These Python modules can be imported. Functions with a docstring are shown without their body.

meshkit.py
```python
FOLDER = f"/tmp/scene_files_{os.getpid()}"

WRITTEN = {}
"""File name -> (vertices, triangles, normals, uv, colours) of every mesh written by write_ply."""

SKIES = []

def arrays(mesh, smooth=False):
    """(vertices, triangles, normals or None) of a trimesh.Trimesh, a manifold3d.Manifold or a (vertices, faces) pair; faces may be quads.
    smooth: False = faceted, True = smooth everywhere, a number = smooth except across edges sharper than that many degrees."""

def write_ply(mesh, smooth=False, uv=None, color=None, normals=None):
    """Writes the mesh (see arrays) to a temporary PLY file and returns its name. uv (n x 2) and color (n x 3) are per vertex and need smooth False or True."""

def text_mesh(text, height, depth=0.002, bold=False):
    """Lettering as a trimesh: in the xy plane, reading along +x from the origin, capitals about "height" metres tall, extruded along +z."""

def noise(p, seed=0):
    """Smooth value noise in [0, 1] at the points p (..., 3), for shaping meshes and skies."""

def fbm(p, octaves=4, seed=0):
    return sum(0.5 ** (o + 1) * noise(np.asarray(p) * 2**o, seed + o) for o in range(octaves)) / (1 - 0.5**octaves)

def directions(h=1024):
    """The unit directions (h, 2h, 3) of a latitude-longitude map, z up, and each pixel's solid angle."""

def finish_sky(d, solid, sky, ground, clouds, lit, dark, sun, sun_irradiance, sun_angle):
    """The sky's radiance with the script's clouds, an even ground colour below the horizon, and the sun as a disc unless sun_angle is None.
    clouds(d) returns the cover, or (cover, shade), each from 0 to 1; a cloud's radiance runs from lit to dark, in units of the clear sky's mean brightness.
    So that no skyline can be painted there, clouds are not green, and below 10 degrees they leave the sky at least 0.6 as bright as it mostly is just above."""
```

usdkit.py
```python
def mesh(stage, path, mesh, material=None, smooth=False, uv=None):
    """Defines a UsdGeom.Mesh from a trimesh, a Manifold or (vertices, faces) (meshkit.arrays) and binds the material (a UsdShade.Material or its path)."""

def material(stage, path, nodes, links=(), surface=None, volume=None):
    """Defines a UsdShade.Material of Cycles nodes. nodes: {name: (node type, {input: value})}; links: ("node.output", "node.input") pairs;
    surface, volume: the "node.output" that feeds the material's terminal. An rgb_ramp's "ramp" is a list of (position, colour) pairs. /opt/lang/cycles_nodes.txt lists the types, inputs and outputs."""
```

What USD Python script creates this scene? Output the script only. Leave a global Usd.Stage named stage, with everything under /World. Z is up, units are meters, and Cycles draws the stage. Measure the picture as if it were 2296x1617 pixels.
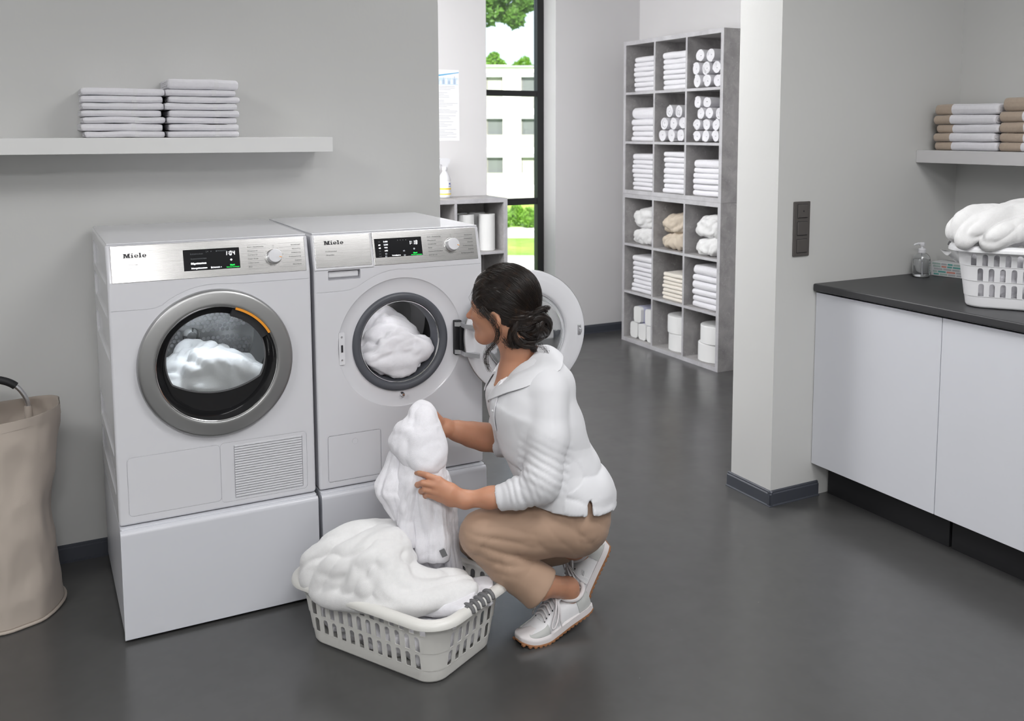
import math
import numpy as np
import trimesh
import manifold3d as m3
import usdkit
import meshkit
from shapely.geometry import Polygon, LineString, Point, box as sbox
from shapely import affinity
from shapely.ops import unary_union
from pxr import Usd, UsdGeom, UsdLux, UsdShade, Gf, Sdf

stage = Usd.Stage.CreateInMemory()
UsdGeom.SetStageUpAxis(stage, "Z")
UsdGeom.SetStageMetersPerUnit(stage, 1.0)
UsdGeom.Xform.Define(stage, "/World")
UsdGeom.Scope.Define(stage, "/World/Looks")
PI = math.pi

# ---------------------------------------------------------------- camera
FPX = 2134.19
PCX, PCY = 1226.04, 518.34
CAM = np.array([-0.1941, -3.0268, 1.5415])
YAW, PITCH = 0.501, 0.1048
FWD = np.array([math.sin(YAW) * math.cos(PITCH), math.cos(YAW) * math.cos(PITCH), -math.sin(PITCH)])
RIGHT = np.array([math.cos(YAW), -math.sin(YAW), 0.0])
UPV = np.cross(RIGHT, FWD)
cam = UsdGeom.Camera.Define(stage, "/World/camera")
cam.AddTransformOp().Set(Gf.Matrix4d(*RIGHT, 0, *UPV, 0, *(-FWD), 0, *CAM, 1))
cam.CreateHorizontalApertureAttr(36.0)
cam.CreateVerticalApertureAttr(36.0 * 1617 / 2296)
cam.CreateFocalLengthAttr(FPX * 36 / 2296)
cam.CreateHorizontalApertureOffsetAttr((1148 - PCX) * 36 / 2296)
cam.CreateVerticalApertureOffsetAttr(-(808.5 - PCY) * 36 / 2296)
cam.CreateClippingRangeAttr(Gf.Vec2f(0.05, 1000))
cam.CreateFStopAttr(5.0)
cam.CreateFocusDistanceAttr(3.3)
cam.CreateExposureAttr(1.18)


# ---------------------------------------------------------------- lights
def mat(name, nodes, links=(), surface="p.BSDF"):
    return usdkit.material(stage, "/World/Looks/" + name, nodes, links, surface)


def rect_light(name, pos, target, w, h, power, color=(1, 1, 1)):
    """power: brightness of the lamp face (radiance)"""
    l = UsdLux.RectLight.Define(stage, "/World/" + name)
    l.CreateWidthAttr(w)
    l.CreateHeightAttr(h)
    l.CreateIntensityAttr(power)
    l.CreateColorAttr(Gf.Vec3f(*color))
    p, t = np.array(pos, float), np.array(target, float)
    z = (p - t) / np.linalg.norm(p - t)
    x = np.cross([0, 1, 0] if abs(z[2]) > .95 else [0, 0, 1], z)
    x /= np.linalg.norm(x)
    y = np.cross(z, x)
    l.AddTransformOp().Set(Gf.Matrix4d(*x, 0, *y, 0, *z, 0, *p, 1))
    return l


sky = UsdLux.DomeLight.Define(stage, "/World/sky")
sky.CreateIntensityAttr(1.0)
mat("sky_air", {"s": ("sky_texture", {"sky_type": "hosek_wilkie", "sun_direction": (-0.35, -0.75, 0.65), "turbidity": 2.6, "ground_albedo": 0.3}),
                "t": ("texture_coordinate", {}), "m": ("mapping", {"scale": (1.0, 1.0, 3.0)}), "n": ("noise_texture", {"scale": 2.2, "detail": 6.0, "roughness": 0.55}),
                "r": ("rgb_ramp", {"ramp": [(0.0, (0.13, 0.13, 0.13)), (1.0, (0.17, 0.17, 0.17))]}), "c": ("mix", {"color2": (2.2, 2.4, 2.6)}),
                "b": ("background_shader", {"strength": 1.25})},
    [("t.generated", "m.vector"), ("m.vector", "n.vector"), ("n.fac", "r.fac"), ("r.color", "c.fac"), ("s.color", "c.color1"), ("c.color", "b.color")], surface="b.background")
UsdShade.MaterialBindingAPI.Apply(sky.GetPrim()).Bind(UsdShade.Material.Get(stage, "/World/Looks/sky_air"))
sun = UsdLux.DistantLight.Define(stage, "/World/sun")
sun.CreateAngleAttr(0.6)
sun.CreateIntensityAttr(1.3)
sun.CreateNormalizeAttr(True)
sun.CreateColorAttr(Gf.Vec3f(1.0, 0.96, 0.9))
sun.AddTransformOp().Set(Gf.Matrix4d().SetRotate(Gf.Rotation(Gf.Vec3d(0, 0, 1), Gf.Vec3d(-0.35, -0.75, 0.65))))
CEIL = 2.85
rect_light("ceiling_lamp_key", (1.6, -2.15, CEIL - .02), (1.6, -2.15, 0), 1.3, 1.2, 4.6)  # out of view, placed as main light on the machines and the woman
rect_light("ceiling_lamp_front", (-0.25, -3.95, CEIL - .02), (-0.25, -3.95, 0), 0.9, 0.9, 13.0)  # out of view, placed to brighten the left end of the dryer panel
rect_light("ceiling_lamp_left", (-1.7, -1.6, CEIL - .02), (-1.7, -1.6, 0), 1.0, 1.0, 5.5)  # added fill lamp, out of view, brightens the left side
rect_light("store_window_light", (.565, 1.95, 1.65), (3.0, 1.95, 1.45), 1.9, 1.9, 2.9)  # out of view, placed to light the shelf fronts; no window is built here
rect_light("ceiling_lamp_passage", (1.45, 1.0, CEIL - .02), (1.45, 1.0, 0), 0.9, 0.9, 8.5)  # out of view, placed to light the shelf side and the rolled towels

# ---------------------------------------------------------------- naming and grouping
_names, _frames = {}, {}


def _path(parent, name):
    base = str(parent.GetPath()) if parent is not None else "/World"
    key = base + "/" + name
    n = _names.get(key, 0)
    _names[key] = n + 1
    return key if n == 0 else f"{key}_{n:03d}"


def _tag(prim, label=None, cat=None, group=None, kind=None):
    for k, v in (("label", label), ("category", cat), ("group", group), ("kind", kind)):
        if v:
            prim.SetCustomDataByKey(k, v)
    return prim


def thing(name, label, cat, loc=(0, 0, 0), rz=0.0, group=None, kind=None):
    x = UsdGeom.Xform.Define(stage, _path(None, name))
    x.AddTranslateOp().Set(Gf.Vec3d(*map(float, loc)))
    if rz:
        x.AddRotateZOp().Set(float(math.degrees(rz)))
    c, s = math.cos(rz), math.sin(rz)
    _frames[str(x.GetPath())] = (np.array([[c, -s, 0], [s, c, 0], [0, 0, 1.0]]), np.array(loc, float))
    return _tag(x.GetPrim(), label, cat, group, kind)


def arrays_of(mesh):
    if isinstance(mesh, tuple):
        v, f = np.asarray(mesh[0], float), np.asarray(mesh[1], int)
        if f.shape[1] == 4:
            f = np.vstack([f[:, [0, 1, 2]], f[:, [0, 2, 3]]])
        return v, f
    if hasattr(mesh, "to_mesh"):
        m = mesh.to_mesh()
        return np.array(m.vert_properties[:, :3], float), np.array(m.tri_verts, int)
    return np.array(mesh.vertices, float), np.array(mesh.faces, int)


def part(parent, name, mesh, material, smooth=30, label=None, kind=None, local=False):
    """A child mesh. The mesh is given in world coordinates unless local."""
    v, f = arrays_of(mesh)
    top = "/".join(str(parent.GetPath()).split("/")[:3])
    if not local:
        Rm, t = _frames[top]
        v = (v - t) @ Rm
    m = usdkit.mesh(stage, _path(parent, name), (v, f), material, smooth=smooth)
    return _tag(m.GetPrim(), label=label, kind=kind)


def solo(name, mesh, material, label, cat, group=None, smooth=30, kind=None, loc=None):
    """A thing that is one mesh, with its origin at its base."""
    v, f = arrays_of(mesh)
    if loc is None:
        lo, hi = v.min(0), v.max(0)
        loc = np.array([(lo[0] + hi[0]) / 2, (lo[1] + hi[1]) / 2, lo[2]])
    m = usdkit.mesh(stage, _path(None, name), (v - loc, f), material, smooth=smooth)
    UsdGeom.Xformable(m).AddTranslateOp().Set(Gf.Vec3d(*map(float, loc)))
    return _tag(m.GetPrim(), label, cat, group, kind)


def struct(name, mesh, material, smooth=30, label=None):
    m = usdkit.mesh(stage, _path(None, name), arrays_of(mesh), material, smooth=smooth)
    _frames[str(m.GetPath())] = (np.eye(3), np.zeros(3))
    return _tag(m.GetPrim(), label=label, kind="structure")


# ---------------------------------------------------------------- shapes
def tm(m):
    v, f = arrays_of(m)
    return trimesh.Trimesh(v, f, process=False)


def cat(*ms):
    ms = ms[0] if len(ms) == 1 and isinstance(ms[0], (list, tuple)) and not isinstance(ms[0][0], np.ndarray) else ms
    vs, fs, n = [], [], 0
    for m in ms:
        v, f = arrays_of(m)
        vs.append(v), fs.append(f + n)
        n += len(v)
    return np.vstack(vs), np.vstack(fs)


def bx(x0, x1, y0, y1, z0, z1):
    return m3.Manifold.cube([x1 - x0, y1 - y0, z1 - z0]).translate([x0, y0, z0])


def rbx(x0, x1, y0, y1, z0, z1, r=0.005, seg=12):
    r = min(r, (x1 - x0) / 2.001, (y1 - y0) / 2.001, (z1 - z0) / 2.001)
    s = m3.Manifold.sphere(r, seg)
    return m3.Manifold.batch_hull([s.translate([x, y, z]) for x in (x0 + r, x1 - r) for y in (y0 + r, y1 - r) for z in (z0 + r, z1 - r)])


def cyl(r, h, n=64, r2=None):
    return m3.Manifold.cylinder(h, r, r if r2 is None else r2, n)


def cyl_y(x, z, r, y0, y1, n=96, r2=None):
    """A cylinder along +y from y0 to y1, centred on x, z."""
    return cyl(r, y1 - y0, n, r2).rotate([-90, 0, 0]).translate([x, y0, z])


def lathe(profile, n=64, axis="z", closed=False):
    """profile: (radius, height) points. axis 'y': height runs along -y (towards the room)."""
    p = np.array(profile, float)
    a = np.arange(n) * 2 * PI / n
    ring = np.stack([np.cos(a), np.sin(a)], 1)
    v = np.concatenate([np.c_[ring * r, np.full(n, h)] for r, h in p])
    k, f = len(p), []
    for i in range(k if closed else k - 1):
        i2 = (i + 1) % k
        for j in range(n):
            j2 = (j + 1) % n
            f.append((i * n + j, i * n + j2, i2 * n + j2, i2 * n + j))
    v, f = arrays_of((v, np.array(f)))
    if axis == "y":
        v = np.c_[v[:, 0], -v[:, 2], v[:, 1]]
    return v, f


def mv(m, x=0, y=0, z=0):
    v, f = arrays_of(m)
    return v + np.array([x, y, z]), f


def rot(m, axis, ang, about=(0, 0, 0)):
    v, f = arrays_of(m)
    T = trimesh.transformations.rotation_matrix(ang, axis)[:3, :3]
    about = np.array(about, float)
    return (v - about) @ T.T + about, f


def tube(points, radii, n=10, closed=False):
    p = np.asarray(points, float)
    k = len(p)
    radii = np.broadcast_to(np.asarray(radii, float), (k,))
    t = np.gradient(p, axis=0) if not closed else np.roll(p, -1, 0) - np.roll(p, 1, 0)
    t /= np.linalg.norm(t, axis=1, keepdims=True) + 1e-12
    a0 = np.cross(t[0], [0, 0, 1.0] if abs(t[0, 2]) < .9 else [1.0, 0, 0])
    A = []
    for i in range(k):
        a0 = a0 - t[i] * (a0 @ t[i])
        a0 /= np.linalg.norm(a0) + 1e-12
        A.append(a0)
    A = np.array(A)
    B = np.cross(t, A)
    ang = np.arange(n) * 2 * PI / n
    v = p[:, None] + radii[:, None, None] * (np.cos(ang)[None, :, None] * A[:, None] + np.sin(ang)[None, :, None] * B[:, None])
    v = v.reshape(-1, 3)
    f = []
    for i in range(k if closed else k - 1):
        i2 = (i + 1) % k
        for j in range(n):
            j2 = (j + 1) % n
            f.append((i * n + j, i * n + j2, i2 * n + j2, i2 * n + j))
    v, f = arrays_of((v, np.array(f)))
    if not closed:
        v = np.vstack([v, p[0], p[-1]])
        c0, c1 = len(v) - 2, len(v) - 1
        caps = [(c0, (j + 1) % n, j) for j in range(n)] + [(c1, (k - 1) * n + j, (k - 1) * n + (j + 1) % n) for j in range(n)]
        f = np.vstack([f, np.array(caps)])
    return v, f[:, ::-1]


def extrude(poly, h):
    """A shapely polygon extruded along z, as a Manifold."""
    polys = list(getattr(poly, "geoms", [poly]))
    rings = []
    for g in polys:
        g = g.simplify(1e-6)
        rings.append(np.array(g.exterior.coords)[:-1])
        rings += [np.array(i.coords)[:-1] for i in g.interiors]
    return m3.CrossSection(rings, m3.FillRule.EvenOdd).extrude(h)


def front(m, y=0.0):
    """A shape drawn in x, z' = y and extruded along z, stood up: its back lies on the plane y and it grows towards -y."""
    return m.rotate([90, 0, 0]).translate([0, y, 0])


def rrect(x0, x1, y0, y1, r):
    return sbox(x0 + r, y0 + r, x1 - r, y1 - r).buffer(r, quad_segs=6)


def catmull(pts, n):
    p = np.asarray(pts, float)
    s = np.r_[0, np.cumsum(np.linalg.norm(np.diff(p, axis=0), axis=1) ** .5 + 1e-9)]
    from scipy.interpolate import CubicSpline
    return CubicSpline(s, p, bc_type="natural")(np.linspace(0, s[-1], n))


def boxed(fn, lo, hi):
    """fn inside the box, far away outside."""
    lo, hi = np.asarray(lo, np.float32), np.asarray(hi, np.float32)

    def g(p):
        m = ((p > lo) & (p < hi)).all(1)
        d = np.maximum(np.abs(p - (lo + hi) / 2) - (hi - lo) / 2, 0)
        o = np.linalg.norm(d, axis=1) + .03
        if m.any():
            o[m] = fn(p[m])
        return o
    return g


def snets(fn, lo, hi, h):
    """The zero surface of fn (negative inside) by naive surface nets."""
    lo, hi = np.array(lo, float), np.array(hi, float)
    n = np.ceil((hi - lo) / h).astype(int) + 1
    ax = [lo[k] + h * np.arange(n[k]) for k in range(3)]
    B = 5
    nb = (n + B - 1) // B
    cx = [lo[k] + h * (np.arange(nb[k]) * B + (B - 1) / 2) for k in range(3)]
    dc = fn(np.stack(np.meshgrid(*cx, indexing="ij"), -1).astype(np.float32).reshape(-1, 3)).reshape(nb)
    d = np.repeat(np.repeat(np.repeat(dc, B, 0), B, 1), B, 2)[:n[0], :n[1], :n[2]].astype(np.float32)
    near = np.repeat(np.repeat(np.repeat(np.abs(dc) < h * B * 1.05, B, 0), B, 1), B, 2)[:n[0], :n[1], :n[2]]
    ni = np.argwhere(near)
    for c0 in range(0, len(ni), 400000):
        q = ni[c0:c0 + 400000]
        d[q[:, 0], q[:, 1], q[:, 2]] = fn((lo + q * h).astype(np.float32))
    ins = d < 0
    sl = [slice(0, -1), slice(1, None)]
    corners = [(a, b, c) for a in (0, 1) for b in (0, 1) for c in (0, 1)]
    cnt = sum(ins[sl[a], sl[b], sl[c]].astype(np.int8) for a, b, c in corners)
    act = (cnt > 0) & (cnt < 8)
    idx = -np.ones(act.shape, int)
    ii = np.argwhere(act)
    idx[act] = np.arange(len(ii))
    val = {c: d[ii[:, 0] + c[0], ii[:, 1] + c[1], ii[:, 2] + c[2]] for c in corners}
    acc, num = np.zeros((len(ii), 3)), np.zeros(len(ii))
    for c in corners:
        for k in range(3):
            if c[k] == 0:
                e = list(c)
                e[k] = 1
                a, b = val[c], val[tuple(e)]
                x = (a < 0) != (b < 0)
                t = np.where(x, a / np.where(x, a - b, 1), 0)
                pt = np.tile(np.array(c, float), (len(ii), 1))
                pt[:, k] += t
                acc += pt * x[:, None]
                num += x
    v = lo + (ii + acc / num[:, None]) * h
    faces = []
    for k in range(3):
        o = [q for q in range(3) if q != k]
        a = np.moveaxis(ins, k, 0)
        cross = a[:-1] != a[1:]
        e = np.argwhere(cross)
        m = (e[:, 1] > 0) & (e[:, 2] > 0) & (e[:, 1] < n[o[0]] - 1) & (e[:, 2] < n[o[1]] - 1)
        e = e[m]
        I = np.moveaxis(idx, k, 0)
        q = np.stack([I[e[:, 0], e[:, 1] - 1, e[:, 2] - 1], I[e[:, 0], e[:, 1], e[:, 2] - 1], I[e[:, 0], e[:, 1], e[:, 2]], I[e[:, 0], e[:, 1] - 1, e[:, 2]]], 1)
        fl = a[e[:, 0], e[:, 1], e[:, 2]]
        if k == 1:
            fl = ~fl
        q[~fl] = q[~fl][:, ::-1]
        faces.append(q)
    f = np.vstack(faces)
    f = f[(f >= 0).all(1)]
    return arrays_of((v, f))


def taubin(mesh, it=6, lam=0.5, mu=-0.52):
    from scipy.sparse import coo_matrix, diags
    v, f = arrays_of(mesh)
    e = np.vstack([f[:, [0, 1]], f[:, [1, 2]], f[:, [2, 0]]])
    e = np.unique(np.sort(e, 1), axis=0)
    n = len(v)
    Am = coo_matrix((np.ones(2 * len(e)), (np.r_[e[:, 0], e[:, 1]], np.r_[e[:, 1], e[:, 0]])), (n, n)).tocsr()
    dg = np.asarray(Am.sum(1)).ravel()
    Am = diags(1 / np.maximum(dg, 1)) @ Am
    ok = (dg > 0)[:, None]
    for _ in range(it):
        for w in (lam, mu):
            v = v + w * np.where(ok, Am @ v - v, 0)
    return v, f


def vnormals(mesh):
    v, f = arrays_of(mesh)
    n = np.zeros_like(v)
    c = np.cross(v[f[:, 1]] - v[f[:, 0]], v[f[:, 2]] - v[f[:, 0]])
    for k in range(3):
        np.add.at(n, f[:, k], c)
    return n / (np.linalg.norm(n, axis=1, keepdims=True) + 1e-12)


def cone_sdf(p, a, b, ra, rb):
    a, b = np.asarray(a, np.float32), np.asarray(b, np.float32)
    ba = b - a
    L = float(ba @ ba)
    t = np.clip(((p - a) @ ba) / max(L, 1e-9), 0, 1)
    return np.linalg.norm(p - (a + t[:, None] * ba), axis=1) - (ra + (rb - ra) * t)


def ell_sdf(p, c, r, M=None):
    q = (p - np.asarray(c, np.float32))
    if M is not None:
        q = q @ np.asarray(M, np.float32).T
    r = np.asarray(r, np.float32)
    k0 = np.linalg.norm(q / r, axis=1)
    k1 = np.linalg.norm(q / (r * r), axis=1)
    return k0 * (k0 - 1.0) / np.maximum(k1, 1e-6)


def smin(a, b, k):
    h = np.clip(0.5 + 0.5 * (b - a) / k, 0, 1)
    return b + (a - b) * h - k * h * (1 - h)


def smax(a, b, k):
    return -smin(-a, -b, k)


def smins(ds, k):
    o = ds[0]
    for d in ds[1:]:
        o = smin(o, d, k)
    return o


def at(px, py, w):
    """The point of the photograph's pixel that lies w metres behind the line through the basket, square to the camera's heading."""
    d = FWD + (px - PCX) / FPX * RIGHT - (py - PCY) / FPX * UPV
    hd = np.array([math.sin(YAW), math.cos(YAW), 0])
    return CAM + d * ((w - CAM @ hd) / (d @ hd))


def on(px, py, axis, value):
    d = FWD + (px - PCX) / FPX * RIGHT - (py - PCY) / FPX * UPV
    return CAM + d * ((value - CAM[axis]) / d[axis])


# ---------------------------------------------------------------- materials
def pm(name, color, rough=0.5, metal=0.0, bump=None, vary=None, **kw):
    """A principled material. bump: (noise scale, strength, distance); vary: (noise scale, second colour, low, high)."""
    nodes = {"p": ("principled_bsdf", {"base_color": color, "roughness": rough, "metallic": metal, **kw})}
    links = []
    if bump or vary:
        nodes["t"] = ("texture_coordinate", {})
    if bump:
        nodes["n"] = ("noise_texture", {"scale": bump[0], "detail": 4.0, "roughness": 0.6})
        nodes["b"] = ("bump", {"strength": bump[1], "distance": bump[2]})
        links += [("t.object", "n.vector"), ("n.fac", "b.height"), ("b.normal", "p.normal")]
    if vary:
        nodes["vn"] = ("noise_texture", {"scale": vary[0], "detail": 5.0, "roughness": 0.6})
        nodes["vr"] = ("rgb_ramp", {"ramp": [(vary[2], color), (vary[3], vary[1])]})
        links += [("t.object", "vn.vector"), ("vn.fac", "vr.fac"), ("vr.color", "p.base_color")]
    return mat(name, nodes, links)


M = {}
M["wall"] = pm("wall_paint", (0.60, 0.60, 0.59), 0.85, bump=(60, 0.15, 0.002))
M["wall_store"] = pm("wall_paint_store", (0.68, 0.67, 0.68), 0.85, bump=(60, 0.15, 0.002))
M["ceiling"] = pm("ceiling_paint", (0.82, 0.82, 0.82), 0.9)
M["base"] = pm("skirting_vinyl", (0.055, 0.06, 0.075), 0.45)
M["enamel"] = pm("white_enamel", (0.69, 0.69, 0.725), 0.16, coat_weight=0.3)
M["enamel2"] = pm("white_lacquer", (0.66, 0.67, 0.715), 0.28)
M["plastic"] = pm("white_plastic", (0.72, 0.72, 0.75), 0.24)
M["gap"] = pm("dark_gap", (0.02, 0.02, 0.024), 0.7)
M["seal"] = pm("grey_rubber", (0.085, 0.09, 0.105), 0.42)
M["steel"] = mat("brushed_steel", {"t": ("texture_coordinate", {}), "m": ("mapping", {"scale": (6.0, 6.0, 1500.0)}), "n": ("noise_texture", {"scale": 2.0, "detail": 3.0}),
                                  "r": ("map_range", {"from_min": 0.3, "from_max": 0.7, "to_min": 0.21, "to_max": 0.26}), "b": ("bump", {"strength": 0.008, "distance": 0.0003}),
                                  "p": ("principled_bsdf", {"base_color": (0.62, 0.61, 0.60), "metallic": 1.0})},
                 [("t.object", "m.vector"), ("m.vector", "n.vector"), ("n.fac", "r.value"), ("r.result", "p.roughness"), ("n.fac", "b.height"), ("b.normal", "p.normal")])
M["ring"] = pm("titanium_ring", (0.42, 0.42, 0.42), 0.40, 1.0)
M["chrome"] = pm("chrome", (0.80, 0.80, 0.80), 0.10, 1.0)
M["drum"] = pm("drum_steel", (0.62, 0.62, 0.62), 0.20, 1.0)
M["alu"] = pm("satin_aluminium", (0.72, 0.72, 0.74), 0.33, 1.0)
M["black"] = pm("black_gloss", (0.010, 0.010, 0.012), 0.12)
M["blackmat"] = pm("black_matt", (0.014, 0.014, 0.016), 0.55)
M["bowl"] = pm("dark_bowl", (0.012, 0.012, 0.013), 0.07)
M["orange"] = pm("orange_plastic", (0.85, 0.33, 0.03), 0.35)
M["ink"] = pm("black_print", (0.022, 0.022, 0.026), 0.5)
M["inkgrey"] = pm("grey_print", (0.10, 0.10, 0.105), 0.6)
M["dim"] = pm("display_dim", (0.10, 0.11, 0.12), 0.5)


def emit(name, color, strength):
    return mat(name, {"e": ("emission", {"color": color, "strength": strength})}, surface="e.emission")


M["lit"] = emit("display_white", (0.92, 0.96, 1.0), 1.6)
M["litdim"] = emit("display_faint", (0.8, 0.85, 0.9), 0.5)
M["litgreen"] = emit("display_green", (0.03, 0.9, 0.12), 1.0)
M["glass"] = mat("pane_glass", {"f": ("fresnel", {"IOR": 1.45}), "t": ("transparent_bsdf", {"color": (0.97, 0.98, 0.98)}), "g": ("glossy_bsdf", {"roughness": 0.02, "color": (1, 1, 1)}), "m": ("mix_closure", {})},
                 [("f.fac", "m.fac"), ("t.BSDF", "m.closure1"), ("g.BSDF", "m.closure2")], surface="m.closure")
M["clear"] = mat("clear_glass", {"p": ("principled_bsdf", {"base_color": (0.98, 0.99, 1.0), "roughness": 0.03, "transmission_weight": 1.0, "ior": 1.48})})
M["gel"] = mat("clear_gel", {"p": ("principled_bsdf", {"base_color": (0.97, 0.975, 0.98), "roughness": 0.0, "transmission_weight": 1.0, "ior": 1.36})})


def terry(name, color, second):
    return mat(name, {"t": ("texture_coordinate", {}), "n": ("noise_texture", {"scale": 750.0, "detail": 2.0}), "n2": ("noise_texture", {"scale": 90.0, "detail": 3.0}), "h2": ("math", {"math_type": "multiply", "value2": 0.45}),
                      "a": ("math", {"math_type": "add"}), "b": ("bump", {"strength": 0.45, "distance": 0.0022}), "mx": ("mix", {"color1": color, "color2": second}),
                      "p": ("principled_bsdf", {"roughness": 0.95, "sheen_weight": 0.25, "sheen_roughness": 0.5})},
               [("t.object", "n.vector"), ("t.object", "n2.vector"), ("n.fac", "a.value1"), ("n2.fac", "h2.value1"), ("h2.value", "a.value2"), ("a.value", "b.height"), ("n2.fac", "mx.fac"), ("mx.color", "p.base_color"), ("b.normal", "p.normal")])


M["terry"] = terry("white_terry", (0.74, 0.73, 0.77), (0.82, 0.81, 0.85))
M["terry_beige"] = terry("beige_terry", (0.41, 0.325, 0.255), (0.49, 0.395, 0.315))
M["terry_cream"] = terry("cream_terry", (0.76, 0.70, 0.63), (0.84, 0.79, 0.72))
M["linen"] = pm("beige_cotton", (0.58, 0.50, 0.41), 0.9, bump=(300, 0.3, 0.001))
M["fleece"] = terry("white_fleece", (0.73, 0.725, 0.73), (0.80, 0.795, 0.795))
M["band"] = pm("woven_band", (0.76, 0.755, 0.78), 0.7, bump=(900, 0.2, 0.0005))
M["floor"] = mat("grey_floor_vinyl", {"t": ("texture_coordinate", {}), "n": ("noise_texture", {"scale": 3.0, "detail": 4.0, "roughness": 0.6}), "n2": ("noise_texture", {"scale": 120.0, "detail": 3.0}),
                                      "sp": ("voronoi_texture", {"scale": 9.0, "feature": "f1"}), "spr": ("rgb_ramp", {"ramp": [(0.0, (1, 1, 1)), (0.018, (0, 0, 0))]}),
                                      "mx": ("mix", {"color1": (0.064, 0.0635, 0.063), "color2": (0.069, 0.0685, 0.068)}), "mx2": ("mix", {"color2": (0.28, 0.28, 0.27)}),
                                      "r": ("map_range", {"from_min": 0.3, "from_max": 0.7, "to_min": 0.23, "to_max": 0.27}), "b": ("bump", {"strength": 0.10, "distance": 0.0015}),
                                      "p": ("principled_bsdf", {"specular_ior_level": 0.85})},
                 [("t.object", "n.vector"), ("t.object", "n2.vector"), ("t.object", "sp.vector"), ("sp.distance", "spr.fac"), ("n.fac", "mx.fac"), ("mx.color", "mx2.color1"), ("spr.color", "mx2.fac"), ("mx2.color", "p.base_color"),
                  ("n.fac", "r.value"), ("r.result", "p.roughness"), ("n2.fac", "b.height"), ("b.normal", "p.normal")])


def concrete(name, c1, c2):
    return mat(name, {"t": ("texture_coordinate", {}), "n": ("noise_texture", {"scale": 7.0, "detail": 8.0, "roughness": 0.62, "distortion": 0.6}), "n2": ("noise_texture", {"scale": 40.0, "detail": 6.0, "distortion": 1.5}),
                      "r": ("rgb_ramp", {"ramp": [(0.30, c1), (0.66, c2)]}), "r2": ("rgb_ramp", {"ramp": [(0.60, (0, 0, 0)), (0.72, (1, 1, 1))]}), "mx": ("mix", {"color2": (0.58, 0.57, 0.58)}),
                      "mf": ("math", {"math_type": "multiply", "value2": 0.55}), "p": ("principled_bsdf", {"roughness": 0.55})},
               [("t.object", "n.vector"), ("t.object", "n2.vector"), ("n.fac", "r.fac"), ("n2.fac", "r2.fac"), ("r2.color", "mf.value1"), ("mf.value", "mx.fac"), ("r.color", "mx.color1"), ("mx.color", "p.base_color")])


M["concrete"] = concrete("concrete_laminate", (0.27, 0.26, 0.26), (0.44, 0.425, 0.425))
M["edge"] = concrete("concrete_edge_band", (0.40, 0.39, 0.41), (0.54, 0.53, 0.555))
M["paper"] = pm("white_paper", (0.84, 0.84, 0.85), 0.85)
M["tissue"] = pm("soft_paper", (0.82, 0.82, 0.82), 0.95, bump=(140, 0.25, 0.001))
M["card"] = pm("cardboard", (0.30, 0.21, 0.13), 0.9)
M["worktop"] = pm("black_worktop", (0.040, 0.040, 0.043), 0.42, bump=(25, 0.10, 0.002))
M["basket"] = pm("basket_plastic", (0.70, 0.69, 0.66), 0.35)
M["basket_white"] = pm("basket_plastic_white", (0.80, 0.80, 0.82), 0.35)
M["grip"] = pm("grey_grip", (0.13, 0.13, 0.135), 0.6)
M["canvas"] = pm("beige_canvas", (0.45, 0.39, 0.34), 0.75, bump=(500, 0.25, 0.0006), sheen_weight=0.1)
M["switch"] = pm("switch_anthracite", (0.115, 0.105, 0.10), 0.45, 0.3)
M["shelfwhite"] = pm("white_shelf_lacquer", (0.74, 0.74, 0.735), 0.5)
M["shelfgrey"] = pm("grey_shelf_lacquer", (0.62, 0.61, 0.62), 0.5)
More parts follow.
